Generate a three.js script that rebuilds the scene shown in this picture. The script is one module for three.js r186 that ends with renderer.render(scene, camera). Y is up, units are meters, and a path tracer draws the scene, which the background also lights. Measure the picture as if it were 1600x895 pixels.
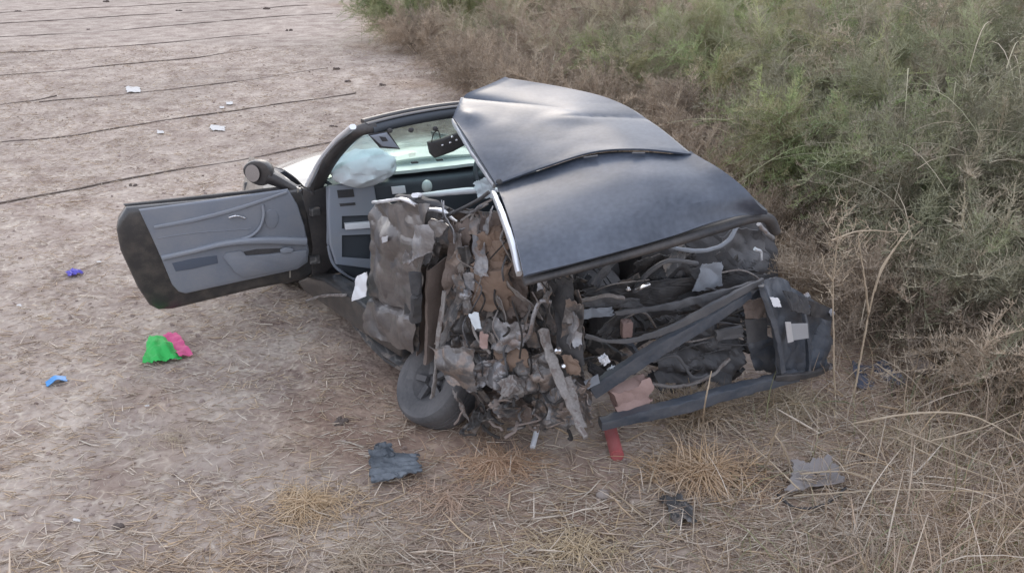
import * as THREE from 'three';
import { mergeGeometries, mergeVertices, toCreasedNormals } from 'three/addons/utils/BufferGeometryUtils.js';
import { ImprovedNoise } from 'three/addons/math/ImprovedNoise.js';

// ---------------------------------------------------------------- camera, sky, sun, exposure
const FOCAL = 1300, EYE = 2.5, PITCH = Math.atan(597 / FOCAL);
const scene = new THREE.Scene();
const camera = new THREE.PerspectiveCamera(2 * Math.atan(447.5 / FOCAL) * 180 / Math.PI, 1024 / 572, 0.05, 600);
camera.position.set(0, EYE, 0);
camera.lookAt(0, EYE - Math.sin(PITCH), -Math.cos(PITCH));
scene.add(camera);
const renderer = new THREE.WebGLRenderer({ antialias: true });
renderer.setSize(1024, 572);
renderer.toneMapping = THREE.LinearToneMapping;
renderer.toneMappingExposure = 1.52;
renderer.shadowMap.enabled = true;

const SUN = new THREE.Vector3(-0.12, 0.42, -0.9).normalize();
{ // dusk sky: pale blue above, a wide pale warm glow over the horizon where the sun went down
  const w = 512, h = 256, d = new Float32Array(w * h * 4);
  for (let j = 0; j < h; j++) for (let i = 0; i < w; i++) {
    const v = (j + 0.5) / h, u = (i + 0.5) / w, el = (v - 0.5) * Math.PI, az = (u - 0.5) * 2 * Math.PI;
    const dx = Math.cos(el) * Math.cos(az), dy = Math.sin(el), dz = Math.cos(el) * Math.sin(az);
    const e = Math.max(0, dy), low = Math.exp(-e * 3.6);
    const c = Math.max(0, dx * SUN.x + dy * 0.25 + dz * SUN.z), g = Math.pow(c, 2.5) * low;
    const k = (j * w + i) * 4;
    d[k] = 0.75 + 0.18 * low + 1.45 * g; d[k + 1] = 0.82 + 0.12 * low + 1.36 * g; d[k + 2] = 1.0 + 0.0 * low + 1.18 * g; d[k + 3] = 1;
  }
  const t = new THREE.DataTexture(d, w, h, THREE.RGBAFormat, THREE.FloatType);
  t.mapping = THREE.EquirectangularReflectionMapping; t.magFilter = t.minFilter = THREE.LinearFilter; t.needsUpdate = true;
  scene.background = t; scene.environment = t;
}
const sun = new THREE.DirectionalLight(0xfff0de, 0.5);
sun.position.copy(SUN).multiplyScalar(30).add(new THREE.Vector3(0, 0, -5));
sun.target.position.set(0, 0, -5); sun.castShadow = true; sun.shadow.radius = 40;
sun.shadow.mapSize.set(2048, 2048);
Object.assign(sun.shadow.camera, { left: -12, right: 12, top: 12, bottom: -12, near: 1, far: 70 });
scene.add(sun, sun.target);

// ---------------------------------------------------------------- helpers
const V = (x, y, z) => new THREE.Vector3(x, y, z);
let seedState = 20240;
function rnd() { seedState |= 0; seedState = seedState + 0x6D2B79F5 | 0; let t = Math.imul(seedState ^ seedState >>> 15, 1 | seedState); t = t + Math.imul(t ^ t >>> 7, 61 | t) ^ t; return ((t ^ t >>> 14) >>> 0) / 4294967296; }
const rr = (a, b) => a + (b - a) * rnd();
const lerp = (a, b, t) => a + (b - a) * t, clamp = (x, a = 0, b = 1) => Math.min(b, Math.max(a, x));
const sstep = (a, b, x) => { const t = clamp((x - a) / (b - a)); return t * t * (3 - 2 * t); };
const perlin = new ImprovedNoise();
const noise = (x, y, z) => perlin.noise(x + 91.3, y + 47.7, z + 13.1);
function fbm(x, y, z, o = 4) { let s = 0, a = 0.5, f = 1; for (let i = 0; i < o; i++) { s += a * noise(x * f, y * f, z * f); a *= 0.5; f *= 2.03; } return s; }
function ridge(x, y, z, o = 3) { let s = 0, a = 0.6, f = 1; for (let i = 0; i < o; i++) { s += a * (1 - 2.4 * Math.abs(noise(x * f, y * f, z * f))); a *= 0.45; f *= 2.1; } return s; }
const rgb = (r, g, b) => new THREE.Color().setRGB(r, g, b);

// the photograph's pixels as directions from the eye; distances come from the ground, a height or a plane of the car
const cT = Math.cos(PITCH), sT = Math.sin(PITCH);
function ray(px, py) { const x = (px - 800) / FOCAL, y = -(py - 447.5) / FOCAL; return V(x, y * cT - sT, -(y * sT + cT)); }
function gh(px, py, h = 0) { const r = ray(px, py); return V(0, EYE, 0).addScaledVector(r, (h - EYE) / r.y); }
function wall(x1, z1, x2, z2) { // upright plane over a line on the ground, normal to the camera
  const ex = V(x2 - x1, 0, z2 - z1).normalize(), ey = V(0, 1, 0), n = ex.clone().cross(ey);
  const o = V(x1, 0, z1); if (n.dot(V(0, EYE, 0).sub(o)) < 0) n.negate();
  return { o, ex, ey, n };
}
function hit(fr, px, py, off = 0) { const r = ray(px, py), o = V(0, EYE, 0), p = fr.o.clone().addScaledVector(fr.n, off); return o.addScaledVector(r, p.sub(o).dot(fr.n) / r.dot(fr.n)); }
function ground(x, z) { return 0.022 * fbm(x * 0.9, 3.1, z * 0.9, 3) + 0.012 * fbm(x * 4.2, 7.7, z * 4.2, 2) + 0.35 * sstep(2.6, 9, x + 0.12 * (z + 5)) * sstep(40, 6, Math.abs(z + 8)); }
const onGround = (px, py) => { const p = gh(px, py, 0); p.y = ground(p.x, p.z); return p; };

// where the weeds stand: right of a line that runs from below the camera past the car to the far bushes
const VERGE = [[0, 0.1], [-2.4, 0.35], [-3.4, 0.9], [-4.5, 1.75], [-6, 1.6], [-8.5, 0.75], [-12, -0.8], [-17, -2.5], [-26, -5.5], [-400, -150]];
function verge(z) { for (let i = 1; i < VERGE.length; i++) if (z > VERGE[i][0]) { const a = VERGE[i - 1], b = VERGE[i]; return lerp(a[1], b[1], (z - a[0]) / (b[0] - a[0])); } return -150; }
const weedy = (x, z) => x - verge(z) + 0.7 * fbm(x * 0.6, 2.2, z * 0.6, 3);
// --- geometry
function finish(g, crease = 0.7) { // creased normals and uv in metres (box mapping)
  g.deleteAttribute('uv'); g.deleteAttribute('normal');
  let q = mergeVertices(g, 1e-5); q = toCreasedNormals(q, crease); if (q.index) q = q.toNonIndexed();
  const p = q.attributes.position, uv = new Float32Array(p.count * 2), a = V(), b = V(), c = V();
  for (let i = 0; i < p.count; i += 3) {
    a.fromBufferAttribute(p, i); b.fromBufferAttribute(p, i + 1); c.fromBufferAttribute(p, i + 2);
    const n = b.clone().sub(a).cross(c.clone().sub(a)), ax = Math.abs(n.x), ay = Math.abs(n.y), az = Math.abs(n.z);
    [a, b, c].forEach((v, k) => { const [s, t] = ay >= ax && ay >= az ? [v.x, v.z] : ax >= az ? [v.z, v.y] : [v.x, v.y]; uv[(i + k) * 2] = s; uv[(i + k) * 2 + 1] = t; });
  }
  q.setAttribute('uv', new THREE.BufferAttribute(uv, 2)); return q;
}
function gridGeo(P, nu, nv, thick) { // solidified grid of points P[j][i]
  const pos = [], idx = [], N = [];
  for (let j = 0; j <= nv; j++) for (let i = 0; i <= nu; i++) {
    const a = P[j][Math.max(0, i - 1)], b = P[j][Math.min(nu, i + 1)], c = P[Math.max(0, j - 1)][i], d = P[Math.min(nv, j + 1)][i];
    N.push(b.clone().sub(a).cross(d.clone().sub(c)).normalize()); pos.push(P[j][i].x, P[j][i].y, P[j][i].z);
  }
  const W = nu + 1, T = W * (nv + 1);
  for (let k = 0; k < T; k++) { const n = N[k]; pos.push(pos[k * 3] - n.x * thick, pos[k * 3 + 1] - n.y * thick, pos[k * 3 + 2] - n.z * thick); }
  const quad = (a, b, c, d) => idx.push(a, b, c, a, c, d);
  for (let j = 0; j < nv; j++) for (let i = 0; i < nu; i++) { const a = j * W + i; quad(a, a + 1, a + W + 1, a + W); quad(T + a, T + a + W, T + a + W + 1, T + a + 1); }
  for (let i = 0; i < nu; i++) { quad(i, T + i, T + i + 1, i + 1); const a = nv * W + i; quad(a, a + 1, T + a + 1, T + a); }
  for (let j = 0; j < nv; j++) { const a = j * W; quad(a, a + W, T + a + W, T + a); const b = a + nu; quad(b, T + b, T + b + W, b + W); }
  const g = new THREE.BufferGeometry(); g.setAttribute('position', new THREE.Float32BufferAttribute(pos, 3)); g.setIndex(idx); return g;
}
// crumpled sheet over a surface f(u, v)
function sheet(f, { nu = 20, nv = 20, amp = 0.02, freq = 6, jag = 0, seed = 0, thick = 0.004, crease = 0.5, bend } = {}) {
  const P = [], jn = (t, k) => jag * (0.5 + noise(t * 5.3, seed + k * 3.7, 0.4) * 1.2 + 0.6 * noise(t * 17, seed + k, 2.2));
  for (let j = 0; j <= nv; j++) { P.push([]); for (let i = 0; i <= nu; i++) {
    const u0 = i / nu, v0 = j / nv, u = lerp(jn(v0, 1), 1 - jn(v0, 2), u0), v = lerp(jn(u0, 3), 1 - jn(u0, 4), v0);
    const e = 0.01, p = f(u, v), n = f(u + e, v).sub(p).cross(f(u, v + e).sub(p)).normalize();
    const q = p.clone().multiplyScalar(freq); let d = amp * (ridge(q.x + seed * 7.1, q.y, q.z, 2) - 0.3) + amp * 0.8 * fbm(q.x * 0.5, q.y * 0.5 + seed, q.z * 0.5, 2);
    if (bend) d += bend(u, v);
    P[j].push(p.addScaledVector(n, d));
  } }
  return finish(gridGeo(P, nu, nv, thick), crease);
}
const bil = (a, b, c, d) => (u, v) => a.clone().lerp(b, u).lerp(d.clone().lerp(c, u), v); // a top-left, b top-right, c bottom-right, d bottom-left
const curve = (pts, closed = false) => new THREE.CatmullRomCurve3(pts, closed, 'centripetal');
function coons(top, bot, left, right) { // four boundary curves
  const T = curve(top), B = curve(bot), L = curve(left), R = curve(right);
  const p00 = T.getPoint(0), p10 = T.getPoint(1), p01 = B.getPoint(0), p11 = B.getPoint(1);
  return (u, v) => { u = clamp(u); v = clamp(v);
    const a = T.getPoint(u).multiplyScalar(1 - v).addScaledVector(B.getPoint(u), v);
    a.addScaledVector(L.getPoint(v), 1 - u).addScaledVector(R.getPoint(v), u);
    a.addScaledVector(p00, -(1 - u) * (1 - v)).addScaledVector(p10, -u * (1 - v)).addScaledVector(p01, -(1 - u) * v).addScaledVector(p11, -u * v);
    return a; };
}
// bar swept along points; w, h = half sizes (numbers or arrays), sq = squareness
function bar(pts, w, h, { seg = 24, n = 10, sq = 4, up = V(0, 1, 0), rough = 0, seed = 0, crease = 0.8, twist = 0 } = {}) {
  const C = curve(pts), pos = [], idx = [], pick = (a, t) => { if (!Array.isArray(a)) return a; const x = t * (a.length - 1), i = Math.min(a.length - 2, Math.floor(x)); return lerp(a[i], a[i + 1], x - i); };
  for (let i = 0; i <= seg; i++) {
    const t = i / seg, p = C.getPoint(t), tg = C.getTangent(t); let s = tg.clone().cross(up); if (s.lengthSq() < 1e-4) s = tg.clone().cross(V(1, 0, 0)); s.normalize(); const q = s.clone().cross(tg).normalize();
    const ta = twist * t, W = pick(w, t), Hh = pick(h, t);
    for (let k = 0; k < n; k++) {
      const a = (k + 0.5) / n * Math.PI * 2, ca = Math.cos(a), sa = Math.sin(a), r = 1 / Math.pow(Math.pow(Math.abs(ca), sq) + Math.pow(Math.abs(sa), sq), 1 / sq);
      let x = ca * r * W, y = sa * r * Hh; [x, y] = [x * Math.cos(ta) - y * Math.sin(ta), x * Math.sin(ta) + y * Math.cos(ta)];
      const v = p.clone().addScaledVector(s, x).addScaledVector(q, y);
      if (rough) v.add(V(noise(v.x * 22, v.y * 22, v.z * 22 + seed), noise(v.x * 22 + 9, v.y * 22, v.z * 22 + seed), noise(v.x * 22, v.y * 22 + 9, v.z * 22 + seed)).multiplyScalar(rough));
      pos.push(v.x, v.y, v.z);
    }
  }
  for (let i = 0; i < seg; i++) for (let k = 0; k < n; k++) { const a = i * n + k, b = i * n + (k + 1) % n; idx.push(a, b, b + n, a, b + n, a + n); }
  for (let k = 1; k < n - 1; k++) { idx.push(0, k + 1, k); const e = seg * n; idx.push(e, e + k, e + k + 1); }
  const g = new THREE.BufferGeometry(); g.setAttribute('position', new THREE.Float32BufferAttribute(pos, 3)); g.setIndex(idx); return finish(g, crease);
}
const cable = (pts, r, seg = 30) => bar(pts, r, r, { seg, n: 7, sq: 2, crease: 2 });
// outline traced on a plane, extruded from offset t0 to t1 along the plane's normal
function slab(pts, fr, t0, t1, { smooth = false, bevel = 0.004, crease = 0.6, holes = [] } = {}) {
  const flip = fr.ex.clone().cross(fr.ey).dot(fr.n) < 0 ? -1 : 1;
  const to = q => q.map(([x, y]) => { const p = hit(fr, x, y, (t0 + t1) / 2).sub(fr.o); return new THREE.Vector2(p.dot(fr.ex) * flip, p.dot(fr.ey)); });
  const mk = q => { let s = to(q); if (smooth) s = new THREE.SplineCurve([...s, s[0]]).getPoints(q.length * 6).slice(0, -1); return s; };
  const sh = new THREE.Shape(mk(pts)); for (const hq of holes) sh.holes.push(new THREE.Path(mk(hq)));
  const b = Math.min(bevel, (t1 - t0) / 2.5);
  const g = new THREE.ExtrudeGeometry(sh, { depth: t1 - t0 - 2 * b, bevelEnabled: b > 0, bevelThickness: b, bevelSize: b, bevelOffset: -b, bevelSegments: 3, steps: 1 });
  g.translate(0, 0, t0 + b);
  const m = new THREE.Matrix4().makeBasis(fr.ex.clone().multiplyScalar(flip), fr.ey, fr.n).setPosition(fr.o); g.applyMatrix4(m); return finish(g, crease);
}
function lump(p, sx, sy, sz, { amp = 0.3, freq = 1.6, seed = 0, det = 4, crease = 0.55, rot = [0, 0, 0] } = {}) {
  const g = new THREE.IcosahedronGeometry(1, det), a = g.attributes.position, v = V();
  for (let i = 0; i < a.count; i++) { v.fromBufferAttribute(a, i); const d = 1 + amp * (ridge(v.x * freq + seed * 3.3, v.y * freq, v.z * freq + seed, 3) - 0.2); a.setXYZ(i, v.x * d * sx, v.y * d * sy, v.z * d * sz); }
  g.applyMatrix4(new THREE.Matrix4().makeRotationFromEuler(new THREE.Euler(...rot))); g.translate(p.x, p.y, p.z); return finish(g, crease);
}
function boxAt(p, sx, sy, sz, rot = [0, 0, 0], amp = 0.06, seed = 1) { // dented block
  const g = new THREE.BoxGeometry(1, 1, 1, 6, 6, 6), a = g.attributes.position, v = V();
  for (let i = 0; i < a.count; i++) { v.fromBufferAttribute(a, i); const r = Math.pow(Math.pow(Math.abs(v.x * 2), 8) + Math.pow(Math.abs(v.y * 2), 8) + Math.pow(Math.abs(v.z * 2), 8), 1 / 8); v.multiplyScalar(lerp(1, 1 / Math.max(1, r), 0.7)); const d = amp * noise(v.x * 4 + seed, v.y * 4, v.z * 4 + seed * 2); v.multiplyScalar(1 + d * 2); a.setXYZ(i, v.x * sx, v.y * sy, v.z * sz); }
  g.applyMatrix4(new THREE.Matrix4().makeRotationFromEuler(new THREE.Euler(...rot))); g.translate(p.x, p.y, p.z); return finish(g, 0.6);
}
// --- objects
const names = new Map(), bases = new WeakMap();
function numbered(n) { const k = names.get(n) || 0; names.set(n, k + 1); return k ? n + '_' + String(k).padStart(3, '0') : n; }
function shadows(o) { o.castShadow = o.receiveShadow = true; return o; }
function thing(name, label, category, base, group) { const o = new THREE.Group(); o.name = numbered(name); o.position.copy(base); bases.set(o, base.clone()); o.userData = { label, category }; if (group) o.userData.group = group; scene.add(o); return o; }
function part(name, g, mat, parent, label) {
  if (Array.isArray(g)) g = mergeGeometries(g); const b = bases.get(parent); g.translate(-b.x, -b.y, -b.z);
  const m = shadows(new THREE.Mesh(g, mat)); m.name = name; if (label) m.userData.label = label; parent.add(m); bases.set(m, b); return m;
}
function single(name, label, category, g, mat, base, group) { // a thing that is one mesh
  if (Array.isArray(g)) g = mergeGeometries(g); g.translate(-base.x, -base.y, -base.z); const m = shadows(new THREE.Mesh(g, mat)); m.name = numbered(name); m.position.copy(base); m.userData = { label, category }; if (group) m.userData.group = group; scene.add(m); return m;
}
// --- textures: grain and dirt of the stuff itself
function tex(size, fn, srgb, repeat) {
  const d = new Uint8Array(size * size * 4);
  for (let j = 0; j < size; j++) for (let i = 0; i < size; i++) { const c = fn(i / size, j / size), k = (j * size + i) * 4; for (let q = 0; q < 3; q++) { let x = clamp(c[q]); if (srgb) x = x <= 0.0031308 ? 12.92 * x : 1.055 * Math.pow(x, 1 / 2.4) - 0.055; d[k + q] = x * 255; } d[k + 3] = 255; }
  const t = new THREE.DataTexture(d, size, size); t.wrapS = t.wrapT = THREE.RepeatWrapping; t.magFilter = THREE.LinearFilter; t.minFilter = THREE.LinearMipmapLinearFilter; t.generateMipmaps = true; if (srgb) t.colorSpace = THREE.SRGBColorSpace; t.repeat.set(repeat, repeat); t.needsUpdate = true; return t;
}
const TAU = Math.PI * 2;
const tn = (u, v, f, s, o = 4) => { // tileable noise
  const a = Math.cos(u * TAU), b = Math.sin(u * TAU), r = f / TAU; let q = 0, w = 0.5, k = 1;
  const wv = (x, y) => (noise(x * 1, y, s) * 1); for (let i = 0; i < o; i++) { const U = u * f * k, Vv = v * f * k, F = f * k; const bl = sstep(0.8, 1, u), bm = sstep(0.8, 1, v);
    const n00 = wv(U, Vv), n10 = bl ? wv(U - F, Vv) : 0, n01 = bm ? wv(U, Vv - F) : 0, n11 = bl && bm ? wv(U - F, Vv - F) : 0;
    q += w * lerp(lerp(n00, n10, bl), lerp(n01, n11, bl), bm); w *= 0.5; k *= 2; } return q; };
const mix3 = (a, b, t) => [lerp(a[0], b[0], t), lerp(a[1], b[1], t), lerp(a[2], b[2], t)];
function dirty(base, dirt, amount, seed, f = 5, size = 256) { // paint or metal with patches of mud and scratches
  return tex(size, (u, v) => { const n = tn(u, v, f, seed, 5) * 1.6 + amount, m = sstep(0.0, 0.22, n), g = 1 + 0.5 * tn(u, v, f * 9, seed + 5, 2), s = Math.pow(Math.max(0, 1 - 9 * Math.abs(tn(u, v * 0.4, 7, seed + 9, 2))), 6) * 0.35;
    return mix3(mix3(base, dirt, m * 0.85), [0.4, 0.38, 0.36], s * (1 - m)).map(x => x * g); }, true, 1.6);
}
function std(o) { const m = new THREE.MeshPhysicalMaterial({ side: THREE.DoubleSide }); for (const k in o) if (k === 'c') m.color = rgb(...o.c); else m[k] = o[k]; return m; }
const fineBump = tex(256, (u, v) => { const n = 0.5 + 0.5 * tn(u, v, 24, 3, 3); return [n, n, n]; }, false, 3);
const coarseBump = tex(256, (u, v) => { const n = 0.5 + 0.8 * tn(u, v, 7, 8, 5); return [n, n, n]; }, false, 2);
const dustMap = (base, dust, a, seed, f) => tex(256, (u, v) => { const m = clamp(a + 0.5 * tn(u, v, f, seed, 5) + 0.25 * tn(u, v, f * 12, seed + 2, 2)); return mix3(base, dust, m); }, true, 0.9);
const M = {
  roof: std({ map: dustMap([0.018, 0.026, 0.042], [0.15, 0.17, 0.21], 0.24, 4, 4), roughness: 0.5, clearcoat: 0.55, clearcoatRoughness: 0.27, bumpMap: fineBump, bumpScale: 0.0004 }),
  black: std({ map: dustMap([0.012, 0.012, 0.014], [0.12, 0.1, 0.085], 0.2, 7, 5), roughness: 0.55, clearcoat: 0.6, clearcoatRoughness: 0.3 }),
  muddyBlack: std({ map: dustMap([0.02, 0.02, 0.021], [0.17, 0.14, 0.11], 0.08, 43, 16), roughness: 0.45, clearcoat: 0.8, clearcoatRoughness: 0.2 }),
  bonnet: std({ map: dustMap([0.03, 0.03, 0.03], [0.42, 0.385, 0.32], 0.62, 21, 3), roughness: 0.5, clearcoat: 1, clearcoatRoughness: 0.12 }),  // black paint; cream sky reflection put into the colour as a pale dust coat
  plastic: std({ map: dustMap([0.022, 0.024, 0.028], [0.15, 0.13, 0.115], 0.22, 11, 7), roughness: 0.6, bumpMap: fineBump, bumpScale: 0.0006 }),
  bumper: std({ map: dustMap([0.05, 0.062, 0.08], [0.2, 0.19, 0.185], 0.22, 31, 6), roughness: 0.42, bumpMap: fineBump, bumpScale: 0.0005 }),
  card: std({ map: dustMap([0.175, 0.195, 0.23], [0.28, 0.275, 0.275], 0.26, 14, 6), roughness: 0.7, bumpMap: fineBump, bumpScale: 0.0006 }),
  cardDark: std({ c: [0.085, 0.1, 0.13], roughness: 0.8, bumpMap: fineBump, bumpScale: 0.001 }),
  cardLight: std({ map: dustMap([0.225, 0.246, 0.285], [0.3, 0.3, 0.3], 0.24, 15, 5), roughness: 0.5, bumpMap: fineBump, bumpScale: 0.0004 }),
  dash: std({ c: [0.05, 0.058, 0.068], roughness: 0.6, bumpMap: fineBump, bumpScale: 0.0005 }),
  dashGrey: std({ map: dustMap([0.24, 0.27, 0.32], [0.3, 0.29, 0.28], 0.2, 17, 6), roughness: 0.65 }),
  dashTop: std({ c: [0.46, 0.52, 0.5], roughness: 0.4, clearcoat: 0.5, clearcoatRoughness: 0.3 }),  // pale sky reflection on the dash top, put into its colour
  chrome: std({ c: [0.75, 0.75, 0.76], metalness: 1, roughness: 0.22 }),
  trim: std({ c: [0.82, 0.83, 0.85], metalness: 0.55, roughness: 0.3 }),
  white: std({ c: [0.78, 0.79, 0.81], roughness: 0.7 }),
  airbag: std({ c: [0.66, 0.71, 0.74], roughness: 0.9, bumpMap: coarseBump, bumpScale: 0.004 }),
  panel: std({ map: dustMap([0.06, 0.06, 0.065], [0.25, 0.215, 0.19], 0.36, 5, 6), roughness: 0.4, metalness: 0.2, clearcoat: 0.7, clearcoatRoughness: 0.22, bumpMap: fineBump, bumpScale: 0.0008 }),
  scrap: std({ map: dirty([0.16, 0.15, 0.145], [0.27, 0.215, 0.18], 0.0, 12, 6), roughness: 0.45, metalness: 0.4, bumpMap: fineBump, bumpScale: 0.001 }),
  scrapDark: std({ map: dirty([0.055, 0.053, 0.052], [0.18, 0.152, 0.13], -0.06, 15, 6), roughness: 0.7, bumpMap: coarseBump, bumpScale: 0.006 }),
  scrapLight: std({ map: dirty([0.3, 0.295, 0.3], [0.24, 0.19, 0.165], -0.08, 19, 5), roughness: 0.42, metalness: 0.4, bumpMap: fineBump, bumpScale: 0.001 }),
  foam: std({ map: dustMap([0.27, 0.19, 0.14], [0.16, 0.12, 0.095], 0.36, 23, 8), roughness: 1, bumpMap: coarseBump, bumpScale: 0.008 }),
  rag: std({ map: dustMap([0.26, 0.205, 0.175], [0.14, 0.115, 0.1], 0.4, 27, 6), roughness: 1, bumpMap: coarseBump, bumpScale: 0.006 }),
  pinkFoam: std({ map: dustMap([0.4, 0.28, 0.25], [0.27, 0.18, 0.15], 0.35, 29, 9), roughness: 1, bumpMap: coarseBump, bumpScale: 0.006 }),
  weathered: std({ map: dirty([0.24, 0.22, 0.205], [0.15, 0.12, 0.105], 0.0, 33, 7), roughness: 0.85, bumpMap: coarseBump, bumpScale: 0.005 }),
  cloth: std({ map: dustMap([0.05, 0.05, 0.053], [0.15, 0.135, 0.12], 0.16, 45, 6), roughness: 1, bumpMap: coarseBump, bumpScale: 0.004 }),
  strap: std({ map: dustMap([0.075, 0.078, 0.085], [0.2, 0.185, 0.175], 0.25, 35, 7), roughness: 0.6 }),
  greySheet: std({ c: [0.25, 0.27, 0.3], roughness: 0.6 }),
  rubber: std({ map: dustMap([0.045, 0.046, 0.05], [0.19, 0.18, 0.175], 0.42, 37, 6), roughness: 0.85, bumpMap: fineBump, bumpScale: 0.002 }),
  mirror: std({ c: [0.42, 0.43, 0.45], metalness: 1, roughness: 0.06 }),
  glass: std({ c: [0.86, 0.95, 0.92], transmission: 1, thickness: 0, roughness: 0.04, ior: 1.5 }),
  label: std({ c: [0.55, 0.57, 0.6], metalness: 0.5, roughness: 0.35 }),
  red: std({ map: dustMap([0.4, 0.075, 0.08], [0.36, 0.19, 0.17], 0.32, 39, 7), roughness: 0.6 }),
  hose: std({ c: [0.035, 0.03, 0.027], roughness: 0.8 }),
  soil: std({ map: tex(256, (u, v) => mix3([0.13, 0.095, 0.075], [0.2, 0.15, 0.12], 0.5 + tn(u, v, 8, 41, 4)), true, 4), roughness: 1, bumpMap: coarseBump, bumpScale: 0.01 }),
};

// ---------------------------------------------------------------- ground
{
  const xs = [], zs = [], push = (a, from, to, step) => { for (let q = from; q < to - 1e-6; q += step) a.push(q); };
  push(xs, -150, -40, 11); push(xs, -40, -8, 1.0); push(xs, -8, -3.2, 0.16); push(xs, -3.2, 3.2, 0.035); push(xs, 3.2, 8, 0.16); push(xs, 8, 40, 1); push(xs, 40, 151, 11);
  push(zs, -260, -60, 16); push(zs, -60, -18, 1.0); push(zs, -18, -8, 0.14); push(zs, -8, -2, 0.035); push(zs, -2, 3, 0.25); push(zs, 3, 60, 6);
  const W = xs.length, Hh = zs.length, pos = new Float32Array(W * Hh * 3), uv = new Float32Array(W * Hh * 2), col = new Float32Array(W * Hh * 3), idx = [];
  const cA = [1, 1, 1], cB = [0.86, 0.75, 0.68], cC = [0.84, 0.73, 0.63];
  for (let j = 0; j < Hh; j++) for (let i = 0; i < W; i++) {
    const k = j * W + i, x = xs[i], z = zs[j]; pos[k * 3] = x; pos[k * 3 + 1] = ground(x, z); pos[k * 3 + 2] = z; uv[k * 2] = x / 3.1; uv[k * 2 + 1] = z / 3.1;
    const churn = sstep(-0.1, 0.25, fbm(x * 0.8, 1.3, z * 0.8, 4) + 0.55 - 0.42 * Math.hypot(x + 0.4, (z + 3.7) * 1.3)), weed = sstep(-0.3, 0.4, weedy(x, z) * 0.6 + fbm(x * 0.9, 5.3, z * 0.9, 4)), p = 0.93 + 0.3 * fbm(x * 0.5, 9, z * 0.5, 4);
    let c = mix3(mix3(cA, cB, churn), cC, weed * 0.8); for (let q = 0; q < 3; q++) col[k * 3 + q] = clamp(c[q] * p);
    if (i < W - 1 && j < Hh - 1) idx.push(k, k + W, k + W + 1, k, k + W + 1, k + 1);
  }
  const g = new THREE.BufferGeometry(); g.setAttribute('position', new THREE.BufferAttribute(pos, 3)); g.setAttribute('uv', new THREE.BufferAttribute(uv, 2)); g.setAttribute('color', new THREE.BufferAttribute(col, 3)); g.setIndex(idx); g.computeVertexNormals();
  const soilMap = tex(1024, (u, v) => { const a = tn(u, v, 9, 1, 5), b = tn(u, v, 60, 2, 3), s = Math.pow(Math.max(0, 1 - 7 * Math.abs(tn(u * 1, v, 34, 6, 2))), 3) * sstep(-0.15, 0.2, tn(u, v, 14, 7, 3));
    return mix3(mix3([0.315, 0.242, 0.2], [0.505, 0.42, 0.35], 0.48 + a * 1.5 + b * 1.0), [0.64, 0.555, 0.45], s * 0.9); }, true, 1);
  const soilBump = tex(1024, (u, v) => { const n = 0.5 + 0.5 * tn(u, v, 26, 51, 5) + 0.25 * tn(u, v, 110, 52, 2); return [n, n, n]; }, false, 1);
  const m = shadows(new THREE.Mesh(g, std({ map: soilMap, vertexColors: true, roughness: 1, bumpMap: soilBump, bumpScale: 0.03 }))); m.name = 'ground'; m.userData.kind = 'structure'; scene.add(m);
}

// ---------------------------------------------------------------- the wreck
// car frame on the ground: A = front foot of the left door opening, uR = to its right, uB = to its rear
const A0 = V(-1.33, 0, -5.02), uR = V(0.866, 0, -0.5), uB = V(0.5, 0, 0.866);
const car = (x, y, z) => A0.clone().addScaledVector(uR, x).addScaledVector(uB, z).setY(y);
const CAR = thing('wrecked_car', 'crushed black two-door car with its roof folded up and one door hanging open', 'car', V(-0.2, 0, -4.2));
const DOOR = wall(-2.25, -4.62, -1.345, -5.03), LEFT = wall(-1.33, -5.02, -0.5, -3.78), REAR = wall(-0.55, -3.82, 0.35, -3.42), GUT = wall(0.2, -3.85, 1.5, -4.15), BUMP = wall(0.44, -3.5, 1.5, -3.86);
const DASH = wall(A0.x + 0.1, A0.z + 0.08, A0.x + 0.1 + 1.4 * uR.x, A0.z + 0.08 + 1.4 * uR.z);

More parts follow.
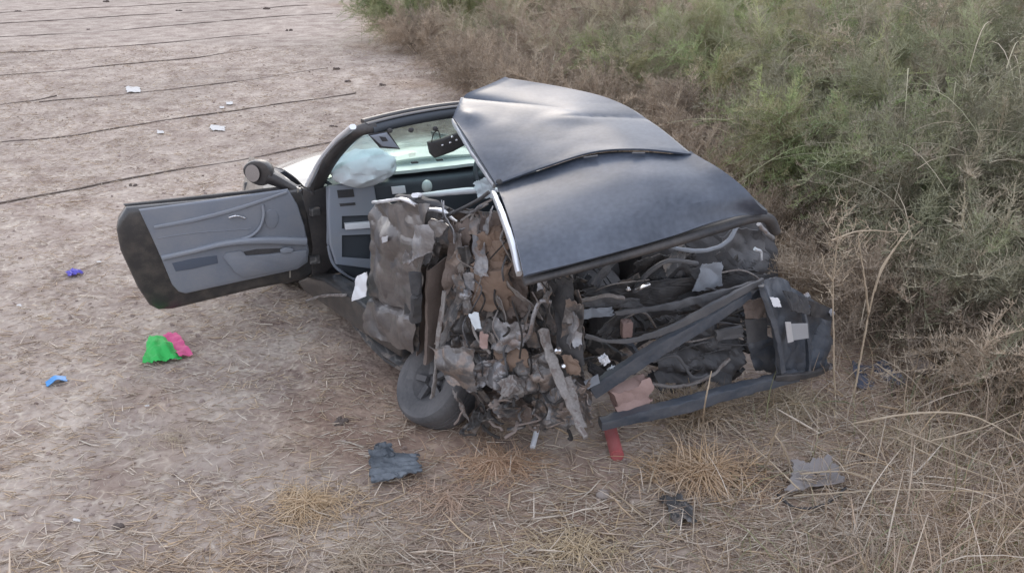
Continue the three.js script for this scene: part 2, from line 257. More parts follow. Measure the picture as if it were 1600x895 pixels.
{ // open door
  const shell = part('door', slab([[196, 322], [184, 340], [181, 356], [187, 388], [214, 446], [232, 473], [246, 480], [268, 479], [400, 447], [470, 434], [488, 424], [492, 380], [484, 330], [470, 292], [330, 309]], DOOR, -0.11, 0, { bevel: 0.028, crease: 0.9 }), M.muddyBlack, CAR, 'open door seen from its grey padded inner side');
  part('window_seal', slab([[192, 319], [300, 307], [428, 293], [470, 289], [470, 296], [428, 299], [300, 313], [200, 325]], DOOR, -0.09, -0.06, { bevel: 0.005 }), M.plastic, shell);
  part('door_card', slab([[216, 327], [330, 312], [449, 295], [464, 319], [475, 352], [482, 390], [480, 409], [464, 420], [380, 438], [289, 458], [278, 455], [268, 444], [251, 403], [234, 365]], DOOR, -0.005, 0.024, { bevel: 0.012, crease: 0.9 }), M.card, shell);
  const D = (x, y, o = 0.028) => hit(DOOR, x, y, o);
  part('trim_strip', bar([D(240, 355), D(300, 344), D(370, 326), D(448, 300)], [0.004, 0.006, 0.006, 0.004], [0.01, 0.013, 0.013, 0.008], { sq: 3, n: 16 }), M.cardLight, shell);
  part('trim_strip', bar([D(246, 372, 0.022), D(300, 364, 0.022), D(350, 360, 0.022), D(392, 357, 0.022)], 0.005, 0.004, { sq: 2.4 }), M.card, shell);
  part('pull_handle', bar([D(410, 320, 0.03), D(411, 338, 0.036), D(405, 356, 0.038), D(392, 368, 0.036), D(374, 374, 0.028)], [0.008, 0.012, 0.012, 0.012, 0.008], 0.009, { sq: 2.4 }), M.cardLight, shell);
  part('armrest', bar([D(252, 403, 0.022), D(300, 392, 0.026), D(350, 380, 0.03), D(400, 375, 0.034), D(478, 377, 0.026)], [0.014, 0.02, 0.026, 0.03, 0.022], [0.016, 0.015, 0.017, 0.022, 0.026], { sq: 3.2, n: 18, seg: 40 }), M.cardLight, shell);
  part('door_handle', bar([D(357, 340, 0.035), D(368, 337, 0.042), D(383, 341, 0.035)], [0.005, 0.009, 0.005], 0.006, { sq: 2 }), M.chrome, shell);
  part('speaker_grille', slab([[268, 411], [300, 404], [338, 399], [340, 411], [300, 420], [274, 424]], DOOR, 0.021, 0.027, { bevel: 0.003 }), M.cardDark, shell);
  part('tweeter_grille', slab([[412, 342], [415, 330], [424, 327], [433, 333], [434, 346], [428, 356], [418, 355]], DOOR, 0.021, 0.029, { smooth: true, bevel: 0.004 }), M.card, shell);
  part('pocket_slot', slab([[380, 393], [400, 389], [450, 387], [455, 391], [420, 396], [384, 399]], DOOR, 0.02, 0.0262, { bevel: 0.002 }), M.cloth, shell);
  part('door_pocket', slab([[348, 402], [352, 395], [376, 391], [384, 399], [420, 397], [456, 392], [479, 390], [478, 408], [462, 418], [380, 434], [365, 424]], DOOR, 0.02, 0.036, { bevel: 0.012, crease: 0.9 }), M.card, shell);
  part('pocket_latch', slab([[437, 390], [446, 386], [457, 388], [455, 393], [440, 395]], DOOR, 0.022, 0.044, { smooth: true }), M.cardLight, shell);
  // mirror on the outer corner of the door
  const mp = hit(DOOR, 404, 269, -0.12), hg = new THREE.SphereGeometry(1, 28, 20), ha = hg.attributes.position; for (let i = 0; i < ha.count; i++) { const z = ha.getZ(i); ha.setXYZ(i, ha.getX(i) * 0.096, ha.getY(i) * 0.08 * (1 + 0.1 * ha.getX(i)), (z > 0.25 ? 0.25 + (z - 0.25) * 0.05 : z) * 0.1); }
  hg.rotateZ(-0.18); hg.rotateY(-0.15); hg.translate(mp.x, mp.y, mp.z); const mh = part('wing_mirror', finish(hg, 0.9), M.black, shell);
  const mg = new THREE.CylinderGeometry(0.064, 0.064, 0.004, 40); mg.rotateX(Math.PI / 2); mg.scale(0.8, 0.85, 1); mg.rotateZ(-0.18); mg.rotateX(-0.13); mg.rotateY(-0.3); mg.translate(mp.x - 0.03, mp.y + 0.004, mp.z + 0.036);
  part('mirror_glass', finish(mg), M.mirror, shell);
  part('mirror_arm', bar([hit(DOOR, 418, 275, -0.1), hit(DOOR, 440, 285, -0.08), hit(DOOR, 464, 297, -0.05)], [0.05, 0.04, 0.03], [0.045, 0.035, 0.025], { sq: 3 }), M.black, shell);
}
{ // windscreen frame, glass, bonnet and front end
  const bl = gh(492, 291, 0.86), tl = gh(566, 204, 1.4), w = 1.36, wt = 1.12;
  const br = bl.clone().addScaledVector(uR, w), tr = tl.clone().addScaledVector(uR, wt);
  const ml = bl.clone().lerp(tl, 0.5).add(V(-0.015, 0.035, 0)), mr = br.clone().lerp(tr, 0.5).add(V(0.015, 0.035, 0));
  const pl = part('windscreen_pillar', bar([gh(486, 300, 0.82), bl, ml, tl.clone().addScaledVector(uB, -0.02), tl.clone().addScaledVector(uR, 0.08).add(V(0, 0.012, 0))], [0.055, 0.05, 0.045, 0.042, 0.036], [0.04, 0.035, 0.03, 0.03, 0.03], { seg: 36, sq: 3 }), M.plastic, CAR);
  part('pillar_trim', bar([gh(480, 290, 0.92), gh(497, 257, 1.08), gh(522, 224, 1.28), gh(551, 198, 1.46)], 0.018, 0.014, { sq: 3 }), M.trim, pl);
  part('windscreen_pillar', bar([br, mr, tr], 0.045, 0.032, { sq: 3 }), M.plastic, CAR);
  const hp = k => tl.clone().lerp(tr, k).addScaledVector(uB, -0.2 * k * (1 - k)).add(V(0, 0.1 * k * (1 - k), 0));
  const hd = part('windscreen_header', bar([0.04, 0.2, 0.4, 0.6, 0.8, 0.98].map(hp), 0.05, 0.028, { sq: 3.2 }), M.dash, CAR);
  part('roof_seal', bar([0.02, 0.2, 0.4, 0.6, 0.8, 0.98].map(k => hp(k).addScaledVector(uB, -0.045).add(V(0, 0.034, 0))), 0.022, 0.014, { sq: 2.5 }), M.black, hd);
  part('header_trim', bar([0.02, 0.15, 0.3, 0.45, 0.6].map(k => hp(k).addScaledVector(uB, 0.012).add(V(0, 0.034, 0))), 0.018, 0.006, { sq: 3 }), M.strap, hd);
  const glassF = (u, v) => { const t = hp(clamp(u, 0, 1)), b = bl.clone().lerp(br, u).addScaledVector(uB, -0.5 * u * (1 - u)); return t.lerp(b, v).addScaledVector(uB, -0.12 * v * (1 - v)); };
  part('windscreen', sheet(glassF, { nu: 24, nv: 14, amp: 0, thick: 0.005, crease: 2 }), M.glass, CAR);
  // sun visor, inner mirror hanging from the header
  const vis = wall(tl.x, tl.z + 0.06, tr.x, tr.z + 0.06);
  const sv = part('sun_visor', slab([[578, 212], [604, 207], [622, 231], [596, 228]], vis, -0.02, 0, { bevel: 0.006 }), M.dashGrey, CAR);
  part('visor_frame', slab([[574, 209], [606, 205], [625, 233], [593, 231]], vis, -0.026, -0.016, { bevel: 0.003 }), M.cloth, sv);
  part('visor_label', slab([[592, 213], [602, 214], [606, 220], [597, 221]], vis, -0.004, 0.003, { bevel: 0.001 }), M.cloth, sv);
  const im = part('inner_mirror', slab([[668, 222], [690, 216], [712, 207], [722, 211], [728, 224], [706, 236], [678, 246], [672, 240]], vis, -0.04, 0.005, { bevel: 0.01 }), M.plastic, CAR);
  for (const [x, y] of [[691, 227], [703, 223], [706, 214], [713, 219]]) part('mirror_button', new THREE.SphereGeometry(0.008, 10, 8).translate(...hit(vis, x, y, 0.006).toArray()), M.chrome, im);
  part('mirror_cable', cable([hit(vis, 674, 222), hit(vis, 678, 208), hit(vis, 684, 204), hit(vis, 688, 216)], 0.003), M.hose, im);
  for (const [x, y] of [[609, 204], [642, 203], [680, 201]]) part('header_clip', lump(hit(vis, x, y), 0.014, 0.012, 0.01, { det: 2, seed: x }), M.cloth, hd);
  // bonnet and wings ahead of the glass
  const bf = (u, v) => { const b = bl.clone().lerp(br, u).addScaledVector(uB, -0.5 * u * (1 - u)); b.addScaledVector(uB, -v * 1.05).addScaledVector(uR, (0.5 - u) * -0.14 * (1 - v)); b.y = 0.865 - 0.02 * v - 0.13 * v * v + 0.16 * u * (1 - u); return b; };
  part('bonnet', sheet(bf, { nu: 26, nv: 24, amp: 0.012, freq: 2.2, thick: 0.012, crease: 0.8, seed: 3 }), M.bonnet, CAR);
  for (const s of [0, 1]) {
    const x0 = s ? w + 0.12 : -0.02, sg = s ? 1 : -1;
    const f = (u, v) => { const p = car(x0 + sg * 0.11 * Math.sin(v * 1.5), 0, -0.02 - u * 1.25); p.y = lerp(0.875 - 0.1 * u * u, 0.28 + 0.3 * Math.max(0, 1 - Math.pow((u - 0.5) / 0.32, 2)), v); return p; };
    part('front_wing', sheet(f, { nu: 24, nv: 12, amp: 0.012, freq: 2.5, thick: 0.01, crease: 0.9, seed: 9 + s }), s ? M.black : M.bonnet, CAR);
  }
  part('front_bumper', bar([car(-0.05, 0.42, -1.15), car(0.2, 0.45, -1.3), car(0.75, 0.46, -1.36), car(1.3, 0.45, -1.3), car(1.55, 0.42, -1.15)], 0.1, 0.2, { sq: 3 }), M.bumper, CAR);
  // foot of the left pillar with the hinges
  const post = part('hinge_post', slab([[470, 292], [484, 296], [510, 288], [516, 300], [512, 380], [520, 414], [508, 424], [486, 432], [478, 380]], DOOR, -0.06, 0.0, { bevel: 0.012 }), M.black, CAR);
  part('door_seal', cable([hit(DOOR, 512, 292, 0.02), hit(DOOR, 513, 350, 0.02), hit(DOOR, 514, 390, 0.02), hit(DOOR, 524, 416, 0.03), hit(DOOR, 556, 438, 0.1)], 0.013), M.dashGrey, post);
  for (const y of [330, 405]) part('hinge', boxAt(hit(DOOR, 491, y, 0.01), 0.07, 0.05, 0.05, [0, 0.4, 0], 0.05, y), M.scrapDark, post);
}
{ // dashboard
  const d = part('dashboard', slab([[512, 282], [560, 277], [640, 270], [700, 264], [752, 258], [800, 262], [860, 270], [860, 320], [780, 330], [700, 325], [600, 330], [575, 420], [540, 424], [516, 405]], DASH, -0.35, 0, { bevel: 0.03, crease: 0.9 }), M.dash, CAR);
  part('dash_top', sheet(bil(...[[604, 262, -0.36], [742, 243, -0.36], [752, 258, -0.06], [606, 274, -0.06]].map(([x, y, o]) => hit(DASH, x, y, o))), { nu: 14, nv: 6, amp: 0.004, thick: 0.02, crease: 1 }), M.dashTop, d);
  for (const [x, y] of [[647, 254], [686, 250]]) part('defroster_slot', slab([[x - 5, y - 1], [x + 5, y - 2], [x + 6, y + 0.5], [x - 4, y + 1.5]], DASH, -0.15, -0.13, { bevel: 0.001 }), M.cloth, d);
  const e = part('glovebox_panel', slab([[513, 290], [540, 287], [582, 284], [590, 330], [585, 420], [524, 412], [514, 380], [511, 330]], DASH, -0.02, 0.02, { bevel: 0.01, holes: [[[530, 334], [580, 332], [580, 358], [530, 358]], [[530, 364], [580, 362], [578, 405], [530, 402]]] }), M.dashGrey, d);
  part('air_vent', slab([[526, 297], [551, 295], [553, 307], [528, 309]], DASH, 0.012, 0.026, { bevel: 0.002 }), M.cloth, e);
  part('card_slot', slab([[530, 318], [554, 316], [555, 320], [531, 322]], DASH, 0.012, 0.025, { bevel: 0.002 }), M.cloth, e);
  part('paper', slab([[538, 349], [578, 346], [580, 355], [539, 358]], DASH, 0.0, 0.03, { bevel: 0.002 }), M.white, e);
  part('radio_label', slab([[611, 292], [632, 290], [634, 301], [613, 303]], DASH, 0.0, 0.01, { bevel: 0.001 }), M.white, d);
  part('gear_knob', lump(hit(DASH, 667, 291, 0.12), 0.034, 0.042, 0.034, { amp: 0.03, det: 3, crease: 2 }), M.dashTop, CAR);
  part('airbag', lump(hit(DASH, 568, 262, 0.0), 0.19, 0.1, 0.14, { amp: 0.32, freq: 1.2, seed: 4, det: 6, crease: 0.9, rot: [0, 0.5, 0.06] }), M.airbag, CAR, 'deployed pale airbag');
  const sw = new THREE.TorusGeometry(0.17, 0.016, 12, 40); sw.rotateX(-0.35); sw.rotateY(0.52); const sp = hit(DASH, 778, 268, 0.1); sw.translate(sp.x, sp.y, sp.z); const sg = part('steering_wheel', finish(sw, 2), M.dash, CAR);
  part('wheel_hub', lump(sp, 0.07, 0.06, 0.04, { amp: 0.05, crease: 2, rot: [0, 0.52, 0] }), M.plastic, sg);
  // bright bent rail in front of the dash
  part('bent_rail', bar([hit(LEFT, 648, 305, 0.12), hit(DASH, 680, 303, 0.45), hit(DASH, 730, 298, 0.5), hit(DASH, 778, 297, 0.5)], [0.016, 0.024, 0.026, 0.022], [0.01, 0.014, 0.016, 0.014], { rough: 0.002 }), M.white, CAR);
  part('airbag_cloth', sheet(bil(hit(DASH, 738, 284, 0.5), hit(DASH, 772, 272, 0.5), hit(DASH, 776, 312, 0.55), hit(DASH, 744, 310, 0.55)), { amp: 0.03, freq: 9, jag: 0.1, seed: 44 }), M.airbag, CAR);
}
{ // floor, sills, far side
  const cabin = (x0, x1, y0, y1, z0, z1, s) => boxAt(car((x0 + x1) / 2, (y0 + y1) / 2, (z0 + z1) / 2), x1 - x0, y1 - y0, z1 - z0, [0, 0.5236, 0], 0.02, s);
  part('floor_pan', cabin(0.06, 1.5, 0.14, 0.22, -0.1, 1.35, 3), M.scrapDark, CAR);
  part('firewall', cabin(0.08, 1.5, 0.2, 0.8, -0.16, -0.08, 4), M.strap, CAR);
  part('side_panel', cabin(1.48, 1.56, 0.2, 0.86, -0.1, 1.5, 5), M.black, CAR);
  for (const [x, s] of [[0.5, 6], [1.12, 7]]) {
    const st = part('seat', cabin(x - 0.25, x + 0.25, 0.22, 0.45, 0.6, 1.05, s), M.cloth, CAR);
    part('seat_back', cabin(x - 0.24, x + 0.24, 0.4, 0.86, 1.0, 1.14, s + 3), M.cloth, st);
  }
  part('sill', slab([[478, 436], [496, 428], [520, 432], [575, 466], [646, 530], [642, 554], [605, 532], [570, 508], [530, 480], [490, 454]], LEFT, -0.12, 0.01, { bevel: 0.02, holes: [] }), M.muddyBlack, CAR);
  part('sill_trim', bar([hit(LEFT, 478, 470, 0.05), hit(LEFT, 505, 462, 0.04), hit(LEFT, 540, 461, 0.02)], [0.01, 0.012, 0.006], 0.008, { rough: 0.004 }), M.weathered, CAR);
}
const crumb = (fr, q, o, opt = {}) => sheet(bil(...q.map(([x, y, d = 0]) => hit(fr, x, y, o + d))), opt);
{ // torn quarter panel on the left
  const qp = part('quarter_panel', crumb(LEFT, [[580, 312], [672, 318], [641, 556], [570, 520]], 0.02, { nu: 44, nv: 56, amp: 0.04, freq: 4.6, jag: 0.02, seed: 11, thick: 0.004, crease: 0.22, bend: (u, v) => 0.02 * Math.exp(-(((v - 0.72) / 0.012) ** 2)) - 0.014 * sstep(0.72, 0.75, v) + 0.02 * Math.abs(u - 0.55 + 0.2 * v) * sstep(0.1, 0.5, v) - 0.03 * Math.exp(-(((u - 0.4) / 0.2) ** 2 + ((v - 0.28) / 0.1) ** 2)) }), M.panel, CAR, 'crumpled muddy rear side panel');
  part('panel_trim', bar([hit(LEFT, 583, 316, 0.04), hit(LEFT, 610, 313, 0.05), hit(LEFT, 634, 312, 0.05), hit(REAR, 660, 325, 0.08), hit(REAR, 690, 330, 0.08), hit(REAR, 714, 346, 0.06)], [0.01, 0.011, 0.01, 0.012, 0.014, 0.005], [0.008, 0.008, 0.007, 0.008, 0.009, 0.004], { seg: 50, rough: 0.004 }), M.trim, qp);
  part('belt_moulding', bar([hit(LEFT, 620, 308, 0.02), hit(REAR, 660, 314, 0.02), hit(REAR, 700, 328, 0.02)], [0.02, 0.035, 0.02], [0.014, 0.02, 0.01], { rough: 0.006 }), M.plastic, qp);
  part('torn_flap', crumb(REAR, [[642, 352], [694, 344], [668, 415], [626, 412]], 0.04, { amp: 0.035, freq: 8, jag: 0.08, seed: 21 }), M.scrapLight, qp);
  part('torn_flap', crumb(REAR, [[640, 385], [690, 372], [684, 420], [634, 420]], -0.01, { amp: 0.03, freq: 9, jag: 0.08, seed: 22 }), M.panel, qp);
  part('folded_edge', crumb(LEFT, [[636, 352], [686, 345], [664, 396], [630, 416]], 0.1, { nu: 16, nv: 16, amp: 0.03, freq: 6, jag: 0.05, seed: 31, bend: (u, v) => 0.06 * Math.abs(u - 0.6) }), M.scrapLight, qp);
  part('folded_edge', crumb(LEFT, [[676, 340], [700, 352], [690, 372], [660, 366]], 0.08, { nu: 12, nv: 12, amp: 0.02, freq: 8, jag: 0.06, seed: 32 }), M.panel, qp);
  part('bare_metal_chip', crumb(LEFT, [[596, 370], [606, 368], [606, 378], [598, 380]], 0.07, { nu: 6, nv: 6, amp: 0.006, jag: 0.1, seed: 33 }), M.trim, qp);
  part('inner_panel', crumb(REAR, [[634, 424], [662, 420], [655, 548], [632, 540]], -0.03, { amp: 0.02, seed: 23, thick: 0.01 }), M.scrapDark, qp);
  part('door_striker_post', bar([hit(LEFT, 648, 425, 0.06), hit(LEFT, 650, 460, 0.07), hit(LEFT, 649, 500, 0.06)], 0.028, 0.02, { rough: 0.008 }), M.cloth, qp);
  part('inner_arch', sheet(bil(hit(REAR, 656, 418, 0), hit(REAR, 694, 410, 0), hit(REAR, 690, 560, -0.08), hit(REAR, 650, 556, -0.06)), { amp: 0.025, freq: 5, seed: 24, bend: (u) => 0.06 * Math.sin(u * 9) }), M.rag, CAR);
}
{ // wheels
  const tyre = (p, ax, R, W) => {
    const pr = [[R * 0.5, -W * 0.4], [R * 0.66, -W * 0.5], [R * 0.9, -W * 0.5], [R * 0.97, -W * 0.42], [R, -W * 0.3], [R, -W * 0.1], [R * 0.975, -W * 0.09], [R * 0.975, -W * 0.06], [R, -W * 0.05], [R, W * 0.05], [R * 0.975, W * 0.06], [R * 0.975, W * 0.09], [R, W * 0.1], [R, W * 0.3], [R * 0.97, W * 0.42], [R * 0.9, W * 0.5], [R * 0.8, W * 0.51], [R * 0.78, W * 0.5], [R * 0.66, W * 0.5], [R * 0.5, W * 0.4], [R * 0.48, 0], [R * 0.5, -W * 0.4]];
    const q = new THREE.Quaternion().setFromUnitVectors(V(0, 1, 0), ax.clone().normalize()), m = new THREE.Matrix4().compose(p, q, V(1, 1, 1));
    const g = new THREE.LatheGeometry(pr.map(([a, b]) => new THREE.Vector2(a, b)), 56).applyMatrix4(m);
    const rp = [[0.001, W * 0.18], [R * 0.16, W * 0.2], [R * 0.2, W * 0.12], [R * 0.42, W * 0.28], [R * 0.5, W * 0.4], [R * 0.52, W * 0.4], [R * 0.5, W * 0.1], [R * 0.48, -W * 0.38], [0.001, -W * 0.2]];
    const rim = [new THREE.LatheGeometry(rp.map(([a, b]) => new THREE.Vector2(a, b)), 40)];
    for (let k = 0; k < 5; k++) { const s = new THREE.BoxGeometry(R * 0.44, W * 0.12, R * 0.13); s.translate(R * 0.36, W * 0.3, 0); s.rotateY(k * TAU / 5); rim.push(s); }
    return [finish(g, 0.6), mergeGeometries(rim.map(x => finish(x.applyMatrix4(m), 0.6)))];
  };
  const add = (name, p, ax, R, W, l) => { const [a, b] = tyre(p, ax, R, W), w = part(name, a, M.rubber, CAR, l); part('rim', b, M.rubber, w); };
  add('wheel', hit(REAR, 686, 600, -0.05), V(-0.5, 0.55, 0.42), 0.235, 0.2, 'rear wheel folded under the crushed corner');
  add('wheel', car(0.02, 0.29, -0.62), uR.clone().negate(), 0.29, 0.2);
  add('wheel', car(1.42, 0.29, -0.62), uR.clone(), 0.29, 0.2);
  add('wheel', car(1.35, 0.27, 1.35), V(0.8, 0.1, -0.4), 0.28, 0.2);
}
{ // roof panels
  const g = (x, y, h) => gh(x, y, h);
  const f1 = coons([g(708, 186, 1.5), g(715, 168, 1.54), g(722, 151, 1.565), g(740, 144, 1.575), g(765, 134.5, 1.588), g(790, 125, 1.6)], [g(775, 290, 1.33), g(850, 263, 1.4), g(930, 239, 1.455), g(1000, 235, 1.475), g(1080, 243, 1.46)],
    [g(708, 186, 1.5), g(738, 232, 1.43), g(775, 290, 1.33)], [g(790, 125, 1.6), g(880, 140, 1.57), g(960, 160, 1.545), g(1020, 195, 1.505), g(1080, 243, 1.46)]);
  const dent = (u, v) => 0.008 * Math.sin(Math.PI * u) * Math.sin(Math.PI * v) - 0.012 * Math.pow(Math.max(0, (u - 0.66) / 0.34), 2) * (1 - 0.6 * v) + 0.022 * Math.exp(-Math.abs(u - 0.42 - 0.5 * v) / 0.05) * Math.exp(-v / 0.25) - 0.014 * Math.exp(-(((u - 0.16) / 0.08) ** 2 + ((v - 0.16) / 0.1) ** 2)) + 0.01 * Math.exp(-Math.abs(v - 0.45 - 0.25 * u) / 0.03) * sstep(0.5, 0.75, u) - 0.01 * Math.exp(-(((u - 0.62) / 0.12) ** 2 + ((v - 0.6) / 0.08) ** 2));
  const edge = (u, v) => { const e = Math.min(u, 1 - u, v, 1 - v); return -0.004 * Math.exp(-e / 0.008); };
  const r1 = part('front_roof_panel', sheet(f1, { nu: 60, nv: 60, amp: 0.003, freq: 2.4, seed: 6, thick: 0.009, crease: 0.35, bend: (u, v) => dent(u, v) + edge(u, v) }), M.roof, CAR, 'dented front roof panel reared up');
  part('roof_trim', bar([g(708, 189, 1.485), g(722, 213, 1.45), g(737, 237, 1.41), g(756, 265, 1.36), g(772, 290, 1.315)], 0.01, 0.014, { rough: 0.003 }), M.label, r1);
  const f2 = coons([g(777, 294, 1.31), g(850, 268, 1.375), g(930, 245, 1.43), g(1000, 242, 1.45), g(1082, 247, 1.44)], [g(818, 433, 1.15), g(930, 404, 1.2), g(1050, 370, 1.25), g(1130, 343, 1.285), g(1198, 331, 1.28)],
    [g(777, 294, 1.31), g(796, 345, 1.27), g(810, 395, 1.21), g(818, 433, 1.15)], [g(1082, 247, 1.44), g(1140, 282, 1.41), g(1172, 308, 1.36), g(1198, 331, 1.28)]);
  const r2 = part('rear_roof_panel', sheet(f2, { nu: 60, nv: 44, amp: 0.003, freq: 2.4, seed: 16, thick: 0.009, crease: 0.8, bend: (u, v) => 0.008 * Math.sin(Math.PI * u) * Math.sin(Math.PI * v) - 0.03 * Math.pow(Math.max(0, (u - 0.86) / 0.14), 2) - 0.006 * Math.exp(-(((u - 0.72) / 0.1) ** 2 + ((v - 0.6) / 0.2) ** 2)) + edge(u, v) }), M.roof, CAR, 'smooth dark rear roof panel');
  part('roof_trim', bar([g(771, 303, 1.3), g(786, 340, 1.27), g(800, 380, 1.22), g(811, 428, 1.14)], [0.011, 0.014, 0.014, 0.012], 0.018, { seg: 30, rough: 0.002 }), M.trim, r2, 'bright metal edge strip');
  part('rear_seal', bar([g(818, 440, 1.12), g(930, 411, 1.17), g(1050, 378, 1.22), g(1120, 357, 1.245), g(1180, 340, 1.255), g(1202, 343, 1.22), g(1212, 362, 1.15)], 0.026, [0.016, 0.018, 0.02, 0.02, 0.02, 0.026, 0.02], { seg: 50, sq: 2.6 }), M.plastic, r2);
  part('panel_gap_seal', bar([g(780, 292, 1.305), g(850, 267, 1.37), g(930, 243, 1.425), g(1000, 240, 1.445), g(1080, 246, 1.435)], 0.016, 0.006, { seg: 40 }), M.cloth, r2);
  part('gap_latch', bar([g(912, 246, 1.44), g(934, 243, 1.45)], 0.006, 0.003), M.strap, r2);
  part('gap_latch', bar([g(988, 239, 1.47), g(1008, 239, 1.47)], 0.006, 0.003), M.strap, r2);
  part('roof_hinge', lump(g(780, 284, 1.36), 0.014, 0.012, 0.012, { det: 2 }), M.cloth, r2);
  part('roof_lining', sheet(coons([g(790, 302, 1.27), g(930, 262, 1.37), g(1070, 262, 1.37)], [g(830, 425, 1.1), g(1000, 390, 1.16), g(1180, 345, 1.2)], [g(790, 302, 1.27), g(830, 425, 1.1)], [g(1070, 262, 1.37), g(1180, 345, 1.2)]), { nu: 16, nv: 16, amp: 0.01, thick: 0.02 }), M.strap, r2);
}
// crushed rear: every torn piece its own part
function piece(name, fr, o, q, mat, opt, label) { return part(name, crumb(fr, q, o, opt), mat, CAR, label); }
function strip(name, fr, pts, w, h, mat, opt, label) { return part(name, bar(pts.map(([x, y, o = 0]) => hit(fr, x, y, o)), w, h, { rough: 0.006, ...opt }), mat, CAR, label); }
{
  const S = (seed, amp = 0.035, freq = 8, jag = 0.1, n = 22) => ({ seed, amp, freq, jag, nu: n, nv: n, crease: 0.45 });
  piece('wheel_arch_liner', REAR, 0.2, [[672, 540], [740, 545], [748, 612], [700, 600]], M.scrap, S(49, 0.04, 6, 0.06, 24));
  // backing behind the tears
  piece('bulkhead', REAR, -0.16, [[660, 320], [880, 330], [930, 660], [640, 590]], M.scrap, S(50, 0.06, 5, 0.04, 40));
  piece('rear_bulkhead', GUT, -0.6, [[820, 360], [1215, 340], [1230, 600], [880, 640]], M.strap, S(51, 0.05, 4, 0.03, 30));
  piece('seat_cover_rag', REAR, 0.06, [[698, 348], [742, 340], [724, 430], [690, 476]], M.rag, S(52, 0.04, 7), 'brown torn fabric flap');
  piece('torn_bracket', REAR, 0.1, [[708, 365], [722, 362], [726, 430], [716, 424]], M.weathered, S(53, 0.015, 12, 0.1, 12));
  piece('torn_panel', REAR, 0.02, [[718, 342], [776, 336], [770, 400], [722, 410]], M.rag, S(54, 0.045, 6, 0.1));
  piece('foam_block', REAR, 0.1, [[748, 362], [784, 356], [794, 425], [736, 420]], M.foam, { ...S(55, 0.06, 9, 0.09), thick: 0.03 }, 'light brown torn foam');
  piece('foam_block', REAR, 0.06, [[744, 415], [798, 410], [802, 478], [742, 484]], M.foam, { ...S(56, 0.04, 6, 0.06), thick: 0.05 }, 'darker brown foam slab');
  piece('torn_panel', REAR, 0.04, [[796, 400], [826, 430], [824, 500], [796, 490]], M.rag, S(57, 0.04, 9, 0.1));
  piece('dark_lining', REAR, 0.03, [[688, 450], [740, 440], [738, 520], [692, 540]], M.scrap, S(58, 0.05, 7, 0.08));
  strip('torn_strip', REAR, [[694, 455, 0.12], [689, 495, 0.14], [683, 540, 0.16], [680, 585, 0.17], [675, 621, 0.17]], [0.012, 0.02, 0.02, 0.018, 0.014], 0.007, M.weathered, { seg: 30 }, 'grey hanging metal strip');
  part('mount_bolt', lump(hit(REAR, 727, 460, 0.12), 0.03, 0.024, 0.03, { det: 3, seed: 3 }), M.scrapLight, CAR);
  piece('bolt_bracket', REAR, 0.1, [[724, 425], [742, 425], [742, 455], [724, 452]], M.scrapLight, S(59, 0.01, 14, 0.05, 10));
  piece('white_insulation', REAR, 0.16, [[731, 490], [748, 485], [754, 512], [742, 516]], M.airbag, S(60, 0.012, 12, 0.08, 10));
  piece('pink_insulation', REAR, 0.17, [[748, 516], [764, 522], [762, 546], [750, 544]], M.pinkFoam, S(61, 0.012, 12, 0.08, 10));
  strip('thin_rod', REAR, [[738, 505, 0.15], [746, 530, 0.15], [766, 552, 0.14]], 0.006, 0.006, M.weathered, {});
  piece('crumpled_sheet', REAR, 0.08, [[700, 520], [760, 530], [775, 600], [690, 580]], M.scrap, S(62, 0.08, 8, 0.08, 34), 'badly crumpled grey sheet metal');
  piece('crumpled_sheet', REAR, 0.14, [[720, 565], [790, 560], [800, 622], [726, 606]], M.scrapLight, S(63, 0.07, 10, 0.1, 30));
  piece('crumpled_sheet', REAR, 0.13, [[768, 495], [828, 505], [818, 552], [770, 546]], M.scrapLight, S(64, 0.05, 8, 0.1, 26), 'pale folded foil sheet');
  piece('rusty_sheet', REAR, 0.1, [[770, 545], [822, 545], [834, 582], [776, 580]], M.foam, S(65, 0.04, 9, 0.05));
  piece('crumpled_sheet', REAR, 0.12, [[792, 572], [868, 540], [880, 610], [800, 618]], M.scrap, S(66, 0.06, 8, 0.1, 28));
  piece('crumpled_sheet', REAR, 0.0, [[740, 470], [830, 470], [850, 560], [740, 560]], M.scrap, S(67, 0.05, 7, 0.05, 26));
  part('gear_casing', boxAt(hit(REAR, 802, 606, 0.16), 0.09, 0.09, 0.09, [0.5, 0.3, 0.7], 0.2, 4), M.weathered, CAR);
  part('broken_casing', boxAt(hit(REAR, 788, 636, 0.14), 0.12, 0.06, 0.09, [0.2, 0.6, -0.5], 0.25, 6), M.scrap, CAR);
  strip('torn_wire', REAR, [[764, 640, 0.15], [778, 628, 0.17], [788, 616, 0.17]], 0.012, 0.008, M.weathered, {});
  // post between the two halves
  strip('torn_post', REAR, [[846, 514, 0.12], [862, 560, 0.17], [882, 612, 0.22], [898, 650, 0.25], [914, 684, 0.28]], [0.026, 0.026, 0.024, 0.018, 0.012], 0.012, M.weathered, { seg: 36, rough: 0.012 }, 'long splintered grey body post');
  strip('torn_post', REAR, [[884, 590, 0.14], [896, 630, 0.17], [908, 668, 0.2]], [0.03, 0.03, 0.024], 0.014, M.weathered, { rough: 0.012 });
  strip('brake_pipe', REAR, [[862, 472, 0.1], [846, 470, 0.12], [834, 492, 0.14], [828, 520, 0.14], [820, 532, 0.13]], 0.01, 0.01, M.scrapLight, { sq: 2, rough: 0.002 });
  piece('black_flap', REAR, 0.06, [[856, 430], [892, 425], [918, 570], [880, 605]], M.cloth, { ...S(68, 0.04, 5, 0.05), thick: 0.01 }, 'black hanging rubber flap');
